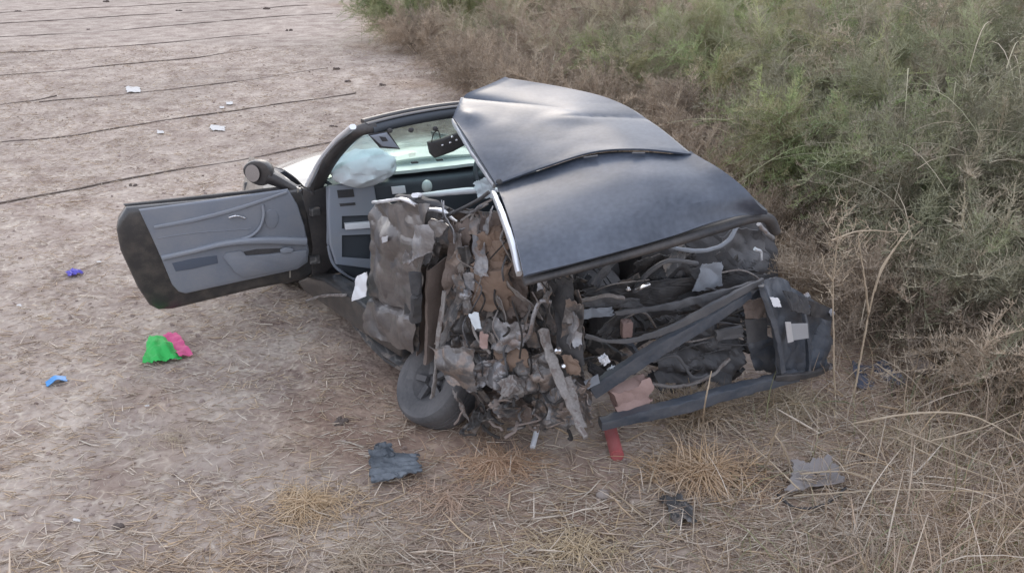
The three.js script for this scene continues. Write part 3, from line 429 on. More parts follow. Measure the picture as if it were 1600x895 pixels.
  piece('black_flap', REAR, -0.02, [[826, 430], [866, 425], [870, 530], [822, 500]], M.scrapDark, S(69, 0.05, 7, 0.06));
  piece('latch_bracket', REAR, 0.1, [[838, 434], [856, 432], [856, 452], [840, 454]], M.scrapLight, S(70, 0.015, 16, 0.1, 10));
  piece('orange_bracket', REAR, 0.12, [[876, 550], [905, 560], [906, 590], [884, 588]], M.foam, S(71, 0.03, 10, 0.12, 14));
  part('bright_fitting', lump(hit(REAR, 872, 548, 0.14), 0.018, 0.016, 0.016, { det: 2, seed: 8 }), M.chrome, CAR);
  part('bright_fitting', lump(hit(REAR, 880, 572, 0.15), 0.012, 0.012, 0.012, { det: 2, seed: 9 }), M.chrome, CAR);
  piece('torn_underbody', REAR, 0.1, [[820, 600], [930, 590], [940, 670], [830, 676]], M.scrap, S(72, 0.06, 8, 0.12, 26));
  piece('torn_underbody', REAR, 0.02, [[720, 600], [830, 610], [850, 672], [730, 650]], M.rag, S(73, 0.07, 8, 0.12, 26));
  // wiring
  const wire = (pts, r, m = M.hose) => part('wire', cable(pts.map(([x, y, o = 0.1, f = REAR]) => hit(f, x, y, o)), r, 26), m, CAR);
  wire([[690, 342], [712, 330], [735, 332], [752, 322, 0.15]], 0.007, M.strap); wire([[700, 336], [722, 326], [748, 312], [764, 300]], 0.009, M.plastic); wire([[720, 345], [742, 330], [762, 318]], 0.006, M.weathered); wire([[735, 345], [745, 325], [768, 312]], 0.005, M.weathered);
  wire([[836, 640, 0.2], [841, 625, 0.2], [850, 630, 0.2], [855, 645, 0.2], [848, 655, 0.2]], 0.004); wire([[800, 470], [815, 520, 0.16], [812, 560, 0.16]], 0.005); wire([[780, 480], [770, 510, 0.18], [785, 540, 0.18]], 0.004, M.weathered);
  for (let k = 0; k < 26; k++) { const x = rr(720, 860), y = rr(350, 590); wire([[x, y, 0.1], [x + rr(-15, 15), y + rr(10, 25), 0.15], [x + rr(-25, 25), y + rr(25, 60), 0.12]], rr(0.003, 0.006), [M.hose, M.weathered, M.strap][k % 3]); }
  for (let k = 0; k < 60; k++) { // torn shards and strips in the tears
    const x = rr(696, 905), y = rr(340, 668); if (y < 440 && x > 800) continue; if (y > 560 && x < 715) continue;
    const w = rr(0.035, 0.1), l = w * rr(1.6, 4), a = Math.PI / 2 + rr(-0.6, 0.6), ti = rr(-1, 1), c = hit(REAR, x, y, rr(0.02, 0.13)), e1 = REAR.ex.clone().multiplyScalar(Math.cos(a)).addScaledVector(V(0, 1, 0), Math.sin(a)).addScaledVector(REAR.n, rr(-0.5, 0.5)).normalize().multiplyScalar(l / 2), e2 = REAR.ex.clone().multiplyScalar(Math.sin(a)).addScaledVector(V(0, 1, 0), -Math.cos(a)).multiplyScalar(Math.cos(ti)).addScaledVector(REAR.n, Math.sin(ti)).multiplyScalar(w / 2), q = (i, j) => c.clone().addScaledVector(e1, i).addScaledVector(e2, j * rr(0.5, 1.2));
    part('metal_shard', sheet(bil(q(-1, -1), q(-1, 1), q(1, 1), q(1, -1)), { nu: 10, nv: 12, amp: 0.028, freq: 8, jag: 0.06, seed: k + 200, thick: 0.004, crease: 0.4 }), [M.scrap, M.scrapDark, M.scrapLight, M.weathered, M.rag, M.scrap, M.scrapDark][k % 7], CAR);
  }
  for (let k = 0; k < 26; k++) { const x = rr(715, 900), y = rr(600, 672), o = rr(0.1, 0.22); strip('bent_rod', REAR, [[x, y, o], [x + rr(-12, 12), y + rr(4, 14), o + 0.05], [x + rr(-26, 26), y + rr(8, 28), o + 0.08]], rr(0.004, 0.011), rr(0.003, 0.006), [M.scrap, M.scrapDark, M.hose, M.rag][k % 4], { rough: 0.008, seg: 12 }); }
}
{ // inside of the tail, right of the post
  const S = (seed, amp = 0.03, freq = 7, jag = 0.08, n = 20) => ({ seed, amp, freq, jag, nu: n, nv: n, crease: 0.5 });
  piece('rear_shelf', GUT, 0.1, [[900, 452], [1180, 420], [1190, 450], [905, 492]], M.plastic, S(80, 0.03, 6, 0.05, 26));
  piece('lining_sheet', GUT, 0.16, [[908, 462], [1000, 466], [1010, 482], [908, 480]], M.strap, S(81, 0.025, 10, 0.1));
  piece('lining_sheet', GUT, 0.2, [[905, 484], [960, 478], [962, 492], [906, 500]], M.greySheet, S(82, 0.02, 12, 0.1, 14));
  piece('seat_frame_lining', GUT, 0.05, [[985, 400], [1090, 392], [1100, 460], [975, 465]], M.plastic, S(83, 0.06, 6, 0.08, 26));
  piece('grey_liner', GUT, 0.18, [[1098, 412], [1128, 408], [1130, 448], [1080, 458]], M.greySheet, S(84, 0.02, 8, 0.06), 'light grey plastic liner piece');
  piece('far_lining', GUT, -0.02, [[1120, 360], [1205, 350], [1200, 430], [1130, 440]], M.strap, S(85, 0.05, 6, 0.1));
  strip('roof_cable', GUT, [[1040, 384, 0.1], [1075, 391, 0.14], [1110, 390, 0.16], [1138, 376, 0.16], [1154, 350, 0.14]], 0.011, 0.011, M.greySheet, { sq: 2, rough: 0.003 });
  strip('hose', GUT, [[990, 455, 0.12], [1015, 425, 0.15], [1045, 408, 0.16], [1090, 412, 0.14]], 0.013, 0.013, M.strap, { sq: 2, rough: 0 });
  strip('hinge_arm', GUT, [[1185, 350, 0.14], [1196, 362, 0.14], [1208, 372, 0.12]], 0.014, 0.01, M.scrapLight, {});
  strip('hinge_arm', GUT, [[1180, 388, 0.14], [1188, 392, 0.14], [1190, 406, 0.14]], 0.009, 0.008, M.label, {});
  part('bright_latch', bar([hit(GUT, 994, 453, 0.2), hit(GUT, 1004, 449, 0.22), hit(GUT, 1014, 444, 0.2)], 0.012, 0.01, { rough: 0.006 }), M.chrome, CAR);
  part('bright_latch', lump(hit(GUT, 982, 452, 0.2), 0.012, 0.01, 0.01, { det: 2 }), M.chrome, CAR);
  part('beige_block', boxAt(hit(GUT, 979, 513, 0.2), 0.055, 0.085, 0.05, [0, 0.2, 0.03], 0.06, 2), M.pinkFoam, CAR);
  strip('struts', GUT, [[905, 470, 0.22], [950, 462, 0.24], [975, 466, 0.22]], 0.01, 0.008, M.weathered, {});
  strip('shelf_edge', GUT, [[960, 490, 0.24], [1060, 476, 0.26], [1130, 458, 0.28], [1190, 440, 0.28]], [0.006, 0.01, 0.01, 0.008], [0.01, 0.018, 0.02, 0.016], M.strap, { seg: 34, sq: 8, n: 20, rough: 0.01, crease: 0.4 });
  strip('bumper_strap', BUMP, [[914, 524, -0.02], [950, 533, 0.0], [1000, 529, 0.02], [1050, 512, 0.03], [1110, 482, 0.02], [1150, 460, 0], [1192, 438, -0.04]], [0.006, 0.006, 0.006, 0.008, 0.01, 0.01, 0.008], [0.01, 0.008, 0.012, 0.018, 0.024, 0.022, 0.014], M.strap, { seg: 50, sq: 8, n: 20, rough: 0.005, crease: 0.4 }, 'long curved grey bumper strap');
  strip('bumper_beam', BUMP, [[924, 612, 0.02], [985, 572, 0.03], [1050, 532, 0.03], [1110, 498, 0], [1170, 458, -0.04]], 0.022, [0.038, 0.04, 0.038, 0.032, 0.024], M.bumper, { seg: 40, sq: 10, n: 28, rough: 0.005, crease: 0.45 }, 'diagonal dark bumper beam');
  piece('beam_cap', BUMP, 0.06, [[912, 596], [934, 584], [938, 598], [918, 608]], M.greySheet, S(86, 0.006, 10, 0.02, 8));
  strip('lower_bumper_rail', BUMP, [[938, 662, 0.06], [1000, 648, 0.08], [1070, 632, 0.08], [1150, 610, 0.06], [1245, 586, 0.02]], 0.03, [0.026, 0.032, 0.034, 0.032, 0.026], M.bumper, { seg: 40, sq: 9, n: 28, rough: 0.006, crease: 0.45 }, 'lower rail of the torn rear bumper');
  piece('pink_foam_block', BUMP, -0.02, [[946, 606], [1006, 584], [1010, 622], [962, 644]], M.pinkFoam, { ...S(87, 0.02, 8, 0.02), thick: 0.07 }, 'pinkish torn foam block');
  part('white_plug', boxAt(hit(BUMP, 944, 562, 0.0), 0.036, 0.05, 0.03, [0.3, 0.5, 0.4], 0.4, 5), M.white, CAR);
  part('white_plug', boxAt(hit(BUMP, 955, 578, 0.0), 0.02, 0.045, 0.025, [0.6, 0.2, -0.5], 0.4, 6), M.airbag, CAR);
  piece('boot_lining', GUT, 0.12, [[1020, 500], [1160, 480], [1165, 590], [1030, 605]], M.strap, S(88, 0.09, 6, 0.06, 34), 'crushed dark boot lining');
  strip('lining_edge', GUT, [[1020, 565, 0.24], [1055, 556, 0.26], [1085, 590, 0.25], [1105, 585, 0.24]], 0.008, 0.008, M.strap, { rough: 0.004 });
  strip('lining_edge', GUT, [[1020, 600, 0.24], [1060, 604, 0.26], [1110, 588, 0.25], [1140, 560, 0.22]], 0.008, 0.008, M.weathered, { rough: 0.004 });
  piece('silencer_box', GUT, 0.22, [[1115, 516], [1160, 506], [1160, 524], [1118, 532]], M.strap, { ...S(89, 0.012, 10, 0.04, 10), thick: 0.02 });
  piece('ribbed_vent', GUT, 0.24, [[1160, 470], [1196, 464], [1198, 496], [1164, 498]], M.rag, S(90, 0.015, 14, 0.04, 14));
  piece('black_socket', GUT, 0.22, [[1164, 500], [1198, 496], [1200, 530], [1168, 536]], M.strap, S(91, 0.01, 8, 0.02, 8));
  piece('tail_panel', GUT, 0.2, [[1166, 530], [1212, 520], [1222, 586], [1180, 580]], M.bumper, S(92, 0.03, 6, 0.05));
  // bumper corner
  const b = (x, y, o) => hit(BUMP, x, y, o);
  const bf = coons([b(1186, 440, -0.02), b(1222, 430, -0.06), b(1262, 456, -0.16), b(1302, 488, -0.26)], [b(1214, 590, 0.04), b(1245, 590, 0.02), b(1272, 584, -0.06), b(1296, 572, -0.16)],
    [b(1186, 440, -0.02), b(1204, 500, 0.06), b(1214, 590, 0.04)], [b(1302, 488, -0.26), b(1300, 530, -0.22), b(1296, 572, -0.16)]);
  const cn = part('bumper_corner', sheet(bf, { nu: 40, nv: 34, amp: 0.03, freq: 5, seed: 93, thick: 0.008, jag: 0.025, crease: 0.35, bend: (u, v) => 0.05 * Math.sin(Math.PI * u) - 0.07 * Math.exp(-(((u - 0.55) / 0.2) ** 2 + ((v - 0.3) / 0.14) ** 2)) }), M.bumper, CAR, 'torn corner of the rear bumper');
  part('reflective_label', crumb(BUMP, [[1230, 506], [1262, 505], [1264, 528], [1234, 532]], 0.06, { nu: 8, nv: 8, amp: 0.002, thick: 0.003 }), M.label, cn);
  part('white_tag', crumb(BUMP, [[1203, 463], [1218, 466], [1222, 480], [1208, 479]], 0.07, { nu: 8, nv: 8, amp: 0.004, jag: 0.08, thick: 0.003 }), M.white, cn);
  part('corner_rib', bar([b(1190, 446, 0.02), b(1208, 500, 0.07), b(1222, 580, 0.06)], 0.016, 0.014, { sq: 8, n: 20, rough: 0.006, crease: 0.4 }), M.bumper, cn);
  part('corner_rib', bar([b(1250, 470, -0.05), b(1262, 520, 0.0), b(1264, 580, 0.0)], 0.014, 0.01, { sq: 8, n: 20, rough: 0.006, crease: 0.4 }), M.bumper, cn);
  part('label_frame', crumb(BUMP, [[1227, 503], [1236, 503], [1240, 533], [1231, 535]], 0.068, { nu: 6, nv: 8, amp: 0.003, thick: 0.004 }), M.trim, cn);
  part('lamp_socket', crumb(BUMP, [[1222, 452, -0.02], [1258, 464, -0.06], [1262, 492, -0.03], [1230, 486, 0.02]], 0.06, { nu: 14, nv: 12, amp: 0.025, freq: 9, jag: 0.06, thick: 0.01, seed: 95 }), M.cloth, cn);
  part('lower_lip', bar([b(1210, 590, 0.06), b(1245, 588, 0.05), b(1278, 582, -0.02), b(1298, 572, -0.12)], 0.012, 0.018, { sq: 6, n: 16, rough: 0.006, crease: 0.4 }), M.plastic, cn);
  for (const [x, y] of [[1300, 488], [1262, 462], [1296, 573]]) part('bumper_clip', boxAt(b(x, y, -0.1), 0.025, 0.02, 0.03, [0.4, 0.2, 0.6], 0.2, x), M.scrapLight, cn);
  part('corner_flap', crumb(BUMP, [[1262, 468, -0.1], [1304, 482, -0.2], [1300, 502, -0.2], [1266, 494, -0.1]], 0.06, { amp: 0.02, jag: 0.06, seed: 94 }), M.plastic, cn);
  for (let k = 0; k < 70; k++) {
    const x = rr(905, 1185), y = rr(405, 612), c = hit(GUT, x, y, rr(-0.05, 0.15)), w = rr(0.03, 0.09), l = w * rr(1.2, 3.4), a = rr(-0.9, 0.9), e1 = GUT.ex.clone().multiplyScalar(Math.cos(a)).addScaledVector(V(0, 1, 0), Math.sin(a)).addScaledVector(GUT.n, rr(-0.5, 0.5)).normalize().multiplyScalar(l / 2), e2 = V(0, Math.cos(a), 0).addScaledVector(GUT.ex, -Math.sin(a)).addScaledVector(GUT.n, rr(-1, 1)).normalize().multiplyScalar(w / 2), q = (i, j) => c.clone().addScaledVector(e1, i).addScaledVector(e2, j * rr(0.6, 1.2));
    part('broken_fitting', sheet(bil(q(-1, -1), q(-1, 1), q(1, 1), q(1, -1)), { nu: 10, nv: 10, amp: 0.02, freq: 10, jag: 0.08, seed: k + 320, thick: k % 3 ? 0.006 : 0.02, crease: 0.45 }), [M.plastic, M.scrapDark, M.cloth, M.strap, M.plastic, M.bumper, M.scrapDark][k % 7], CAR);
  }
  for (let k = 0; k < 16; k++) { const x = rr(910, 1150), y = rr(410, 560); part('wire', cable([[x, y, 0.15], [x + rr(20, 50), y + rr(-15, 20), 0.2], [x + rr(50, 110), y + rr(-30, 30), 0.14]].map(([a, c, o]) => hit(GUT, a, c, o)), rr(0.003, 0.007), 20), [M.hose, M.strap, M.weathered][k % 3], CAR); }
}

// ---------------------------------------------------------------- litter lying about
{
  const put = (px, py) => onGround(px, py);
  { const p = put(556, 452).clone(), g = crumb(LEFT, [[555, 432], [572, 424], [570, 464], [547, 472]], 0.07, { amp: 0.02, freq: 5, jag: 0.025, seed: 101 }); single('white_cloth', 'small white cloth hanging out of the car over the door sill', 'cloth', g, M.white, hit(LEFT, 558, 470, 0.06)); }
  const lay = (pts, hgt, amp, seed, o = {}) => { const q = pts.map(([x, y]) => { const p = onGround(x, y); p.y += hgt; return p; }); return sheet(bil(...q), { nu: 22, nv: 22, amp, freq: 14, jag: 0.12, seed, thick: 0.003, crease: 0.6, ...o }); };
  single('green_cloth', 'bright green crumpled cloth on the bare soil', 'cloth', lay([[234, 528], [258, 530], [288, 566], [220, 576]], 0.03, 0.024, 111, { freq: 8, jag: 0.06, nu: 40, nv: 30, bend: (u, v) => -0.03 * Math.sin(Math.PI * u) * Math.sin(Math.PI * v) - 0.005 * Math.asin(Math.sin(u * 17 + 2 * Math.sin(v * 3))) * (0.25 + v) }), std({ c: [0.03, 0.42, 0.08], roughness: 0.75, bumpMap: coarseBump, bumpScale: 0.004 }), put(250, 560));
  single('pink_cloth', 'hot pink cloth half under the green one', 'cloth', lay([[254, 527], [276, 522], [304, 560], [280, 564]], 0.024, 0.02, 112, { freq: 8, jag: 0.06, nu: 30, nv: 30, bend: (u, v) => -0.005 * Math.asin(Math.sin(v * 16 + u * 3)) }), std({ c: [0.62, 0.1, 0.24], roughness: 0.75, bumpMap: coarseBump, bumpScale: 0.004 }), put(282, 548));
  single('violet_bag', 'crumpled violet plastic wrapper on the soil', 'wrapper', lay([[100, 426], [122, 424], [134, 430], [104, 437]], 0.03, 0.035, 113), std({ c: [0.1, 0.08, 0.45], roughness: 0.5 }), put(115, 434));
  single('blue_wrapper', 'bent strip of bright blue plastic on the soil', 'wrapper', lay([[69, 597], [102, 589], [105, 596], [72, 605]], 0.02, 0.006, 114, { jag: 0.04, bend: u => 0.012 * Math.cos(u * 6) }), std({ c: [0.03, 0.25, 0.6], roughness: 0.45 }), put(88, 598));
  const bp = single('plastic_shard', 'black ribbed plastic shard lying on dry straw', 'debris', [lay([[572, 716], [654, 722], [666, 752], [576, 770]], 0.055, 0.012, 115, { thick: 0.01, jag: 0.08, bend: (u, v) => 0.006 * Math.sin(v * 34) * (u < 0.5 ? 1 : 0.3) }), lay([[590, 706], [612, 708], [622, 730], [580, 726]], 0.06, 0.02, 116, { thick: 0.01 })], std({ map: dustMap([0.02, 0.027, 0.035], [0.3, 0.33, 0.36], 0.24, 61, 4), roughness: 0.32 }), put(618, 745));
  { const a = onGround(953, 680), b = onGround(964, 722), r = 0.034; a.y += r; b.y += r; const pts = []; for (let i = 0; i <= 4; i++) pts.push(a.clone().lerp(b, i / 4)); const p = put(958, 705);
    const t = thing('red_cylinder', 'dusty red cylinder lying beside the end of the bumper', 'cylinder', p); part('cylinder_body', bar(pts, r, r, { n: 24, sq: 2, crease: 0.8 }), M.red, t);
    const e = b.clone().sub(a).normalize(); part('end_cap', bar([b.clone().addScaledVector(e, -0.006), b.clone().addScaledVector(e, 0.01)], r * 0.8, r * 0.8, { n: 24, sq: 2, seg: 2 }), M.red, t); }
  { const t = thing('white_connector_rod', 'short white rod with a fitting hanging under the wreck', 'rod', put(836, 698)); const q = (x, y, h) => { const p = onGround(x, y); p.y += h; return p; };
    part('rod', bar([q(832, 700, 0.012), q(838, 682, 0.03), q(843, 668, 0.06)], 0.014, 0.014, { sq: 2, n: 12 }), M.white, t); part('fitting', bar([q(842, 668, 0.05), q(844, 655, 0.08)], 0.02, 0.02, { sq: 2, n: 12 }), M.label, t); part('cable', cable([q(844, 656, 0.08), q(846, 645, 0.12), q(842, 630, 0.16)], 0.008), M.hose, t); }
  { const t = thing('grey_plastic_shell', 'pale grey plastic shell half hidden in dry grass', 'debris', put(1255, 775)); part('shell', lay([[1236, 732], [1296, 722], [1322, 766], [1216, 790]], 0.05, 0.02, 121, { freq: 6, thick: 0.006, jag: 0.09, bend: (u, v) => 0.05 * Math.sin(Math.PI * u) * Math.sin(Math.PI * v) }), std({ map: dustMap([0.2, 0.2, 0.21], [0.27, 0.22, 0.185], 0.5, 63, 7), roughness: 0.6 }), t); part('shell_rim', cable([[1214, 780], [1240, 800], [1280, 798], [1322, 768]].map(([x, y]) => { const p = onGround(x, y); p.y += 0.02; return p; }), 0.007), M.plastic, t); }
  single('blue_grey_panel', 'blue grey body panel lying in grass by the bumper corner', 'debris', lay([[1330, 572], [1380, 570], [1420, 604], [1336, 612]], 0.04, 0.02, 122, { freq: 5, thick: 0.008, jag: 0.03, bend: u => 0.05 * Math.sin(Math.PI * u) }), std({ map: dustMap([0.07, 0.09, 0.14], [0.16, 0.16, 0.18], 0.3, 65, 6), roughness: 0.45 }), put(1370, 600));
  single('dark_scrap', 'dark torn scrap sunk in the straw in front of the wreck', 'debris', lay([[1028, 780], [1066, 776], [1092, 828], [1054, 832]], 0.03, 0.03, 123), M.scrapDark, put(1060, 805));
  const paperMat = std({ c: [0.6, 0.58, 0.55], roughness: 0.9 });
  const clodMat = std({ map: dustMap([0.1, 0.08, 0.07], [0.2, 0.155, 0.13], 0.35, 67, 9), roughness: 1 });
  const stones = [[1442, 582, 0.07, 'round pale grey stone in the dry grass'], [941, 778, 0.03, 'small grey stone among the straw below the bumper'], [1392, 617, 0.03, 'dark lump of soil beside the blue grey panel']];
  stones.forEach(([x, y, s, l], i) => single(i < 2 ? 'stone' : 'soil_lump', l, i < 2 ? 'stone' : 'clod', lump(put(x, y).add(V(0, s * 0.5, 0)), s, s * 0.75, s * 0.9, { amp: 0.14, seed: i + 3, crease: 0.8 }), i < 2 ? std({ c: [0.3, 0.255, 0.225], roughness: 0.95, bumpMap: coarseBump, bumpScale: 0.006 }) : M.soil, put(x, y)));
  [[183, 824, 0.03], [530, 660, 0.035], [28, 18, 0.06], [168, 3, 0.09], [280, 17, 0.06], [136, 46, 0.03], [545, 128, 0.05], [528, 108, 0.06], [453, 48, 0.06], [600, 134, 0.05], [521, 197, 0.035], [205, 290, 0.03], [418, 14, 0.08]].forEach(([x, y, s], i) => {
    const p = put(x, y); single('dark_clod', i ? 'dark dry clod of soil on the bare field' : 'small black burnt clump on the straw nearest the field edge', 'clod', [0, 1, 2, 3, 4].map(k => lump(p.clone().add(V(rr(-1, 1) * s * (i ? 1.3 : 0.5), s * rr(0, 0.3), rr(-1, 1) * s * 0.5)), s * rr(0.25, 0.6), s * rr(0.2, 0.45), s * rr(0.25, 0.5), { amp: 0.6, freq: 1.8, seed: i * 7 + k, det: 3, rot: [0, rr(0, 6), 0] })), clodMat, p, i ? 'dark clods on the field' : undefined); });
  [[340, 202, 26], [358, 163, 13], [250, 208, 12], [208, 142, 26], [346, 169, 8], [154, 412, 9], [120, 818, 12], [230, 640, 8], [30, 482, 8]].forEach(([x, y, w], i) => { const p = put(x, y); single('paper_scrap', 'small white paper scrap lying on the field', 'paper', lay([[x - w / 2, y - w / 6], [x + w / 2, y - w / 7], [x + w / 2, y + w / 6], [x - w / 2.4, y + w / 6]], 0.02, 0.015, 130 + i, { nu: 8, nv: 8, freq: 10 }), paperMat, p, 'paper scraps on the field'); });
}
{ // drip hoses laid in rows over the field
  const hoseMat = std({ map: dustMap([0.05, 0.042, 0.038], [0.3, 0.235, 0.19], 0.38, 69, 9), roughness: 0.9 });
  const rows = [[[-120, 343], [0, 319], [130, 293], [260, 269], [400, 245], [530, 221], [600, 208]], [[-120, 237], [0, 222], [80, 216], [150, 206], [260, 188], [330, 178], [400, 168], [480, 157], [556, 146]], [[60, 160], [200, 147], [350, 130], [512, 106]], [[-120, 173], [0, 163], [50, 158], [88, 151]], [[-120, 128], [0, 118], [70, 113], [150, 105], [230, 97], [300, 91], [360, 82], [402, 75]], [[-120, 94], [0, 84], [100, 78], [180, 73], [260, 67], [330, 60], [420, 52]], [[-120, 66], [0, 58], [150, 50], [300, 37], [450, 25], [520, 21]], [[-120, 44], [0, 37], [180, 26], [370, 15], [480, 8]], [[-100, 27], [60, 16], [220, 9], [380, 0]]];
  const sag = pts => curve(pts).getPoints(90).map(p => { p.y = ground(p.x, p.z) + 0.004 + 0.013 * noise(p.x * 1.1, 4, p.z * 1.1); p.z += 0.008 * noise(p.x * 0.9, 8, p.z); return p; });
  rows.forEach((r, i) => { const pts = r.map(([x, y]) => { const p = onGround(x, y); p.y += 0.006; return p; }); single('drip_hose', i === 3 ? 'short loose end of black drip hose overlapping another row' : i ? 'thin dark drip hose laid straight across the bare field' : 'thin dark drip hose passing just behind the wing mirror', 'hose', bar(sag(pts), 0.009, 0.009, { seg: 160, n: 6, sq: 2, crease: 2 }), hoseMat, pts[1], i && i !== 3 ? 'drip hoses in rows' : undefined); });
}

// ---------------------------------------------------------------- straw, grass, clods (nobody could count them)
const dummy = new THREE.Object3D();
function scatter(name, label, category, g, mat, list) { const m = shadows(new THREE.InstancedMesh(g, mat, list.length)); list.forEach((e, i) => { dummy.position.copy(e.p); dummy.rotation.set(...(e.r || [0, 0, 0])); dummy.scale.set(...e.s); dummy.updateMatrix(); m.setMatrixAt(i, dummy.matrix); m.setColorAt(i, e.c); }); m.name = name; if (label) m.userData = { kind: 'stuff', label, category }; else m.userData = { kind: 'stuff' }; return m; }
const STRAW = [[0.54, 0.435, 0.335], [0.63, 0.525, 0.415], [0.48, 0.37, 0.28], [0.7, 0.61, 0.5], [0.4, 0.305, 0.235], [0.57, 0.43, 0.285]];
const pickStraw = (k = 1) => { const c = STRAW[Math.floor(rnd() * STRAW.length)], f = rr(0.75, 1.12) * k; return rgb(c[0] * f, c[1] * f, c[2] * f); };
function blade(seg, bend, w) { // thin three-sided blade of length 1 along +y
  const pos = [], idx = []; for (let i = 0; i <= seg; i++) { const t = i / seg, r = w * (1 - 0.75 * t * t); for (let k = 0; k < 3; k++) { const a = k / 3 * TAU; pos.push(bend * t * t + r * Math.cos(a), t * (1 - 0.25 * bend * bend * t), r * Math.sin(a)); } }
  for (let i = 0; i < seg; i++) for (let k = 0; k < 3; k++) { const a = i * 3 + k, b = i * 3 + (k + 1) % 3; idx.push(a, b + 3, b, a, a + 3, b + 3); }
  const g = new THREE.BufferGeometry(); g.setAttribute('position', new THREE.Float32BufferAttribute(pos, 3)); g.setIndex(idx); g.computeVertexNormals(); return g;
}
const strawMat = std({ c: [1, 1, 1], roughness: 0.85 });
const inCar = (x, z) => { const dx = x - A0.x, dz = z - A0.z, a = dx * uR.x + dz * uR.z, b = dx * uB.x + dz * uB.z; return a > 0.05 && a < 1.6 && b > -1.3 && b < 1.25; };
{
  const L = [[], [], []];
  for (let i = 0; i < 260000; i++) {
    const t = Math.pow(rnd(), 1.45), z = -2.2 - 14.5 * t, x = rr(-1, 1) * (2.4 + 0.68 * -z * 0.95); if (inCar(x, z)) { continue; }
    const near = sstep(-4.0, -2.8, z + 0.4 * (x - 0.1)), d = fbm(x * 1.3, 4.4, z * 1.3, 3) + 0.26 + 0.5 * near, gold = sstep(0.0, 0.25, fbm(x * 1.1, 6.6, z * 1.1, 3) + 0.1) * near; if (rnd() > clamp(0.27 + d * 1.2)) continue;
    const len = (0.016 + 0.075 * Math.pow(rnd(), 1.8)) * (rnd() < 0.02 ? 1.8 : 1), a = rnd() < 0.55 ? rr(-0.55, 0.55) + (rnd() < 0.5 ? Math.PI : 0) : rr(0, TAU), tilt = Math.PI / 2 - Math.abs(rr(0, 0.22)) - (rnd() < 0.05 + 0.1 * near ? 0.4 : 0), col = pickStraw(); if (gold > 0) col.lerp(rgb(0.56, 0.39, 0.24), 0.4 * gold);
    L[i % 3].push({ p: V(x, ground(x, z) + rr(0, 0.012), z), r: [0, a, -tilt], s: [len * (1 + 0.6 * near), len * (1 + 0.6 * near), len * rr(0.7, 1.3)], c: col });
  }
  [0.02, 0.25, -0.2].forEach((b, k) => { const g = blade(2, b, 0.036); const m = scatter('straw_litter' + (k ? '_00' + k : ''), 'dry chopped straw strewn over the soil', 'straw', g, strawMat, L[k]); scene.add(m); });
  // crumbs of soil
  const cg = new THREE.IcosahedronGeometry(1, 1), ca = cg.attributes.position; for (let i = 0; i < ca.count; i++) { const v = V().fromBufferAttribute(ca, i); v.multiplyScalar(1 + 0.5 * noise(v.x * 2.1, v.y * 2.1, v.z * 2.1)); ca.setXYZ(i, v.x, v.y, v.z); } cg.computeVertexNormals();
  const C = []; for (let i = 0; i < 9000; i++) { const t = Math.pow(rnd(), 1.5), z = -2.2 - 14 * t, x = rr(-1, 1) * (2.4 + 0.68 * -z * 0.95); if (inCar(x, z)) continue; const s = 0.003 + 0.012 * Math.pow(rnd(), 4), f = rr(0.7, 1.15); C.push({ p: V(x, ground(x, z) + s * 0.2, z), r: [rr(0, 6), rr(0, 6), 0], s: [s * rr(0.8, 1.7), s * 0.6, s], c: rgb(0.34 * f, 0.265 * f, 0.225 * f) }); }
  scene.add(scatter('soil_crumbs', 'small crumbs and clods of dry soil', 'soil', cg, strawMat, C));
}
{ // dry grass on the verge
  const kinds = [blade(4, 0.35, 0.011), blade(4, 0.9, 0.01), blade(3, -0.5, 0.011), blade(5, 1.3, 0.009)], L = [[], [], [], []];
  for (let i = 0; i < 210000; i++) {
    const t = Math.pow(rnd(), 1.5), z = -2.15 - 18 * t, x = rr(-1, 1) * (2.4 + 0.66 * -z); const w = weedy(x, z); if (inCar(x, z)) continue; if (w < 0 && rnd() > 0.16 * clamp(1 + w * 0.7)) continue; if (rnd() > clamp(0.34 + w * 0.5 + 0.9 * fbm(x * 1.7, 8.8, z * 1.7, 3))) continue;
    const len = rr(0.06, 0.28) * (rnd() < 0.08 ? 1.8 : 1) * (0.55 + 0.6 * clamp(w)) * (z < -7 ? 1.5 : z > -3.6 ? 0.75 : 1), tilt = Math.abs(rr(0, 1.25) + 0.1), f = rnd();
    L[i % 4].push({ p: V(x, ground(x, z) - 0.005, z), r: [0, rr(0, TAU), -tilt], s: [len, len, len], c: f < 0.1 ? rgb(0.26 * rr(0.8, 1.1), 0.25, 0.13) : pickStraw(0.92).lerp(rgb(0.55, 0.39, 0.22), 0.28 * rnd()) });
  }
  kinds.forEach((g, k) => scene.add(scatter('dry_grass' + (k ? '_00' + k : ''), 'dry matted grass along the verge', 'grass', g, strawMat, L[k])));
}
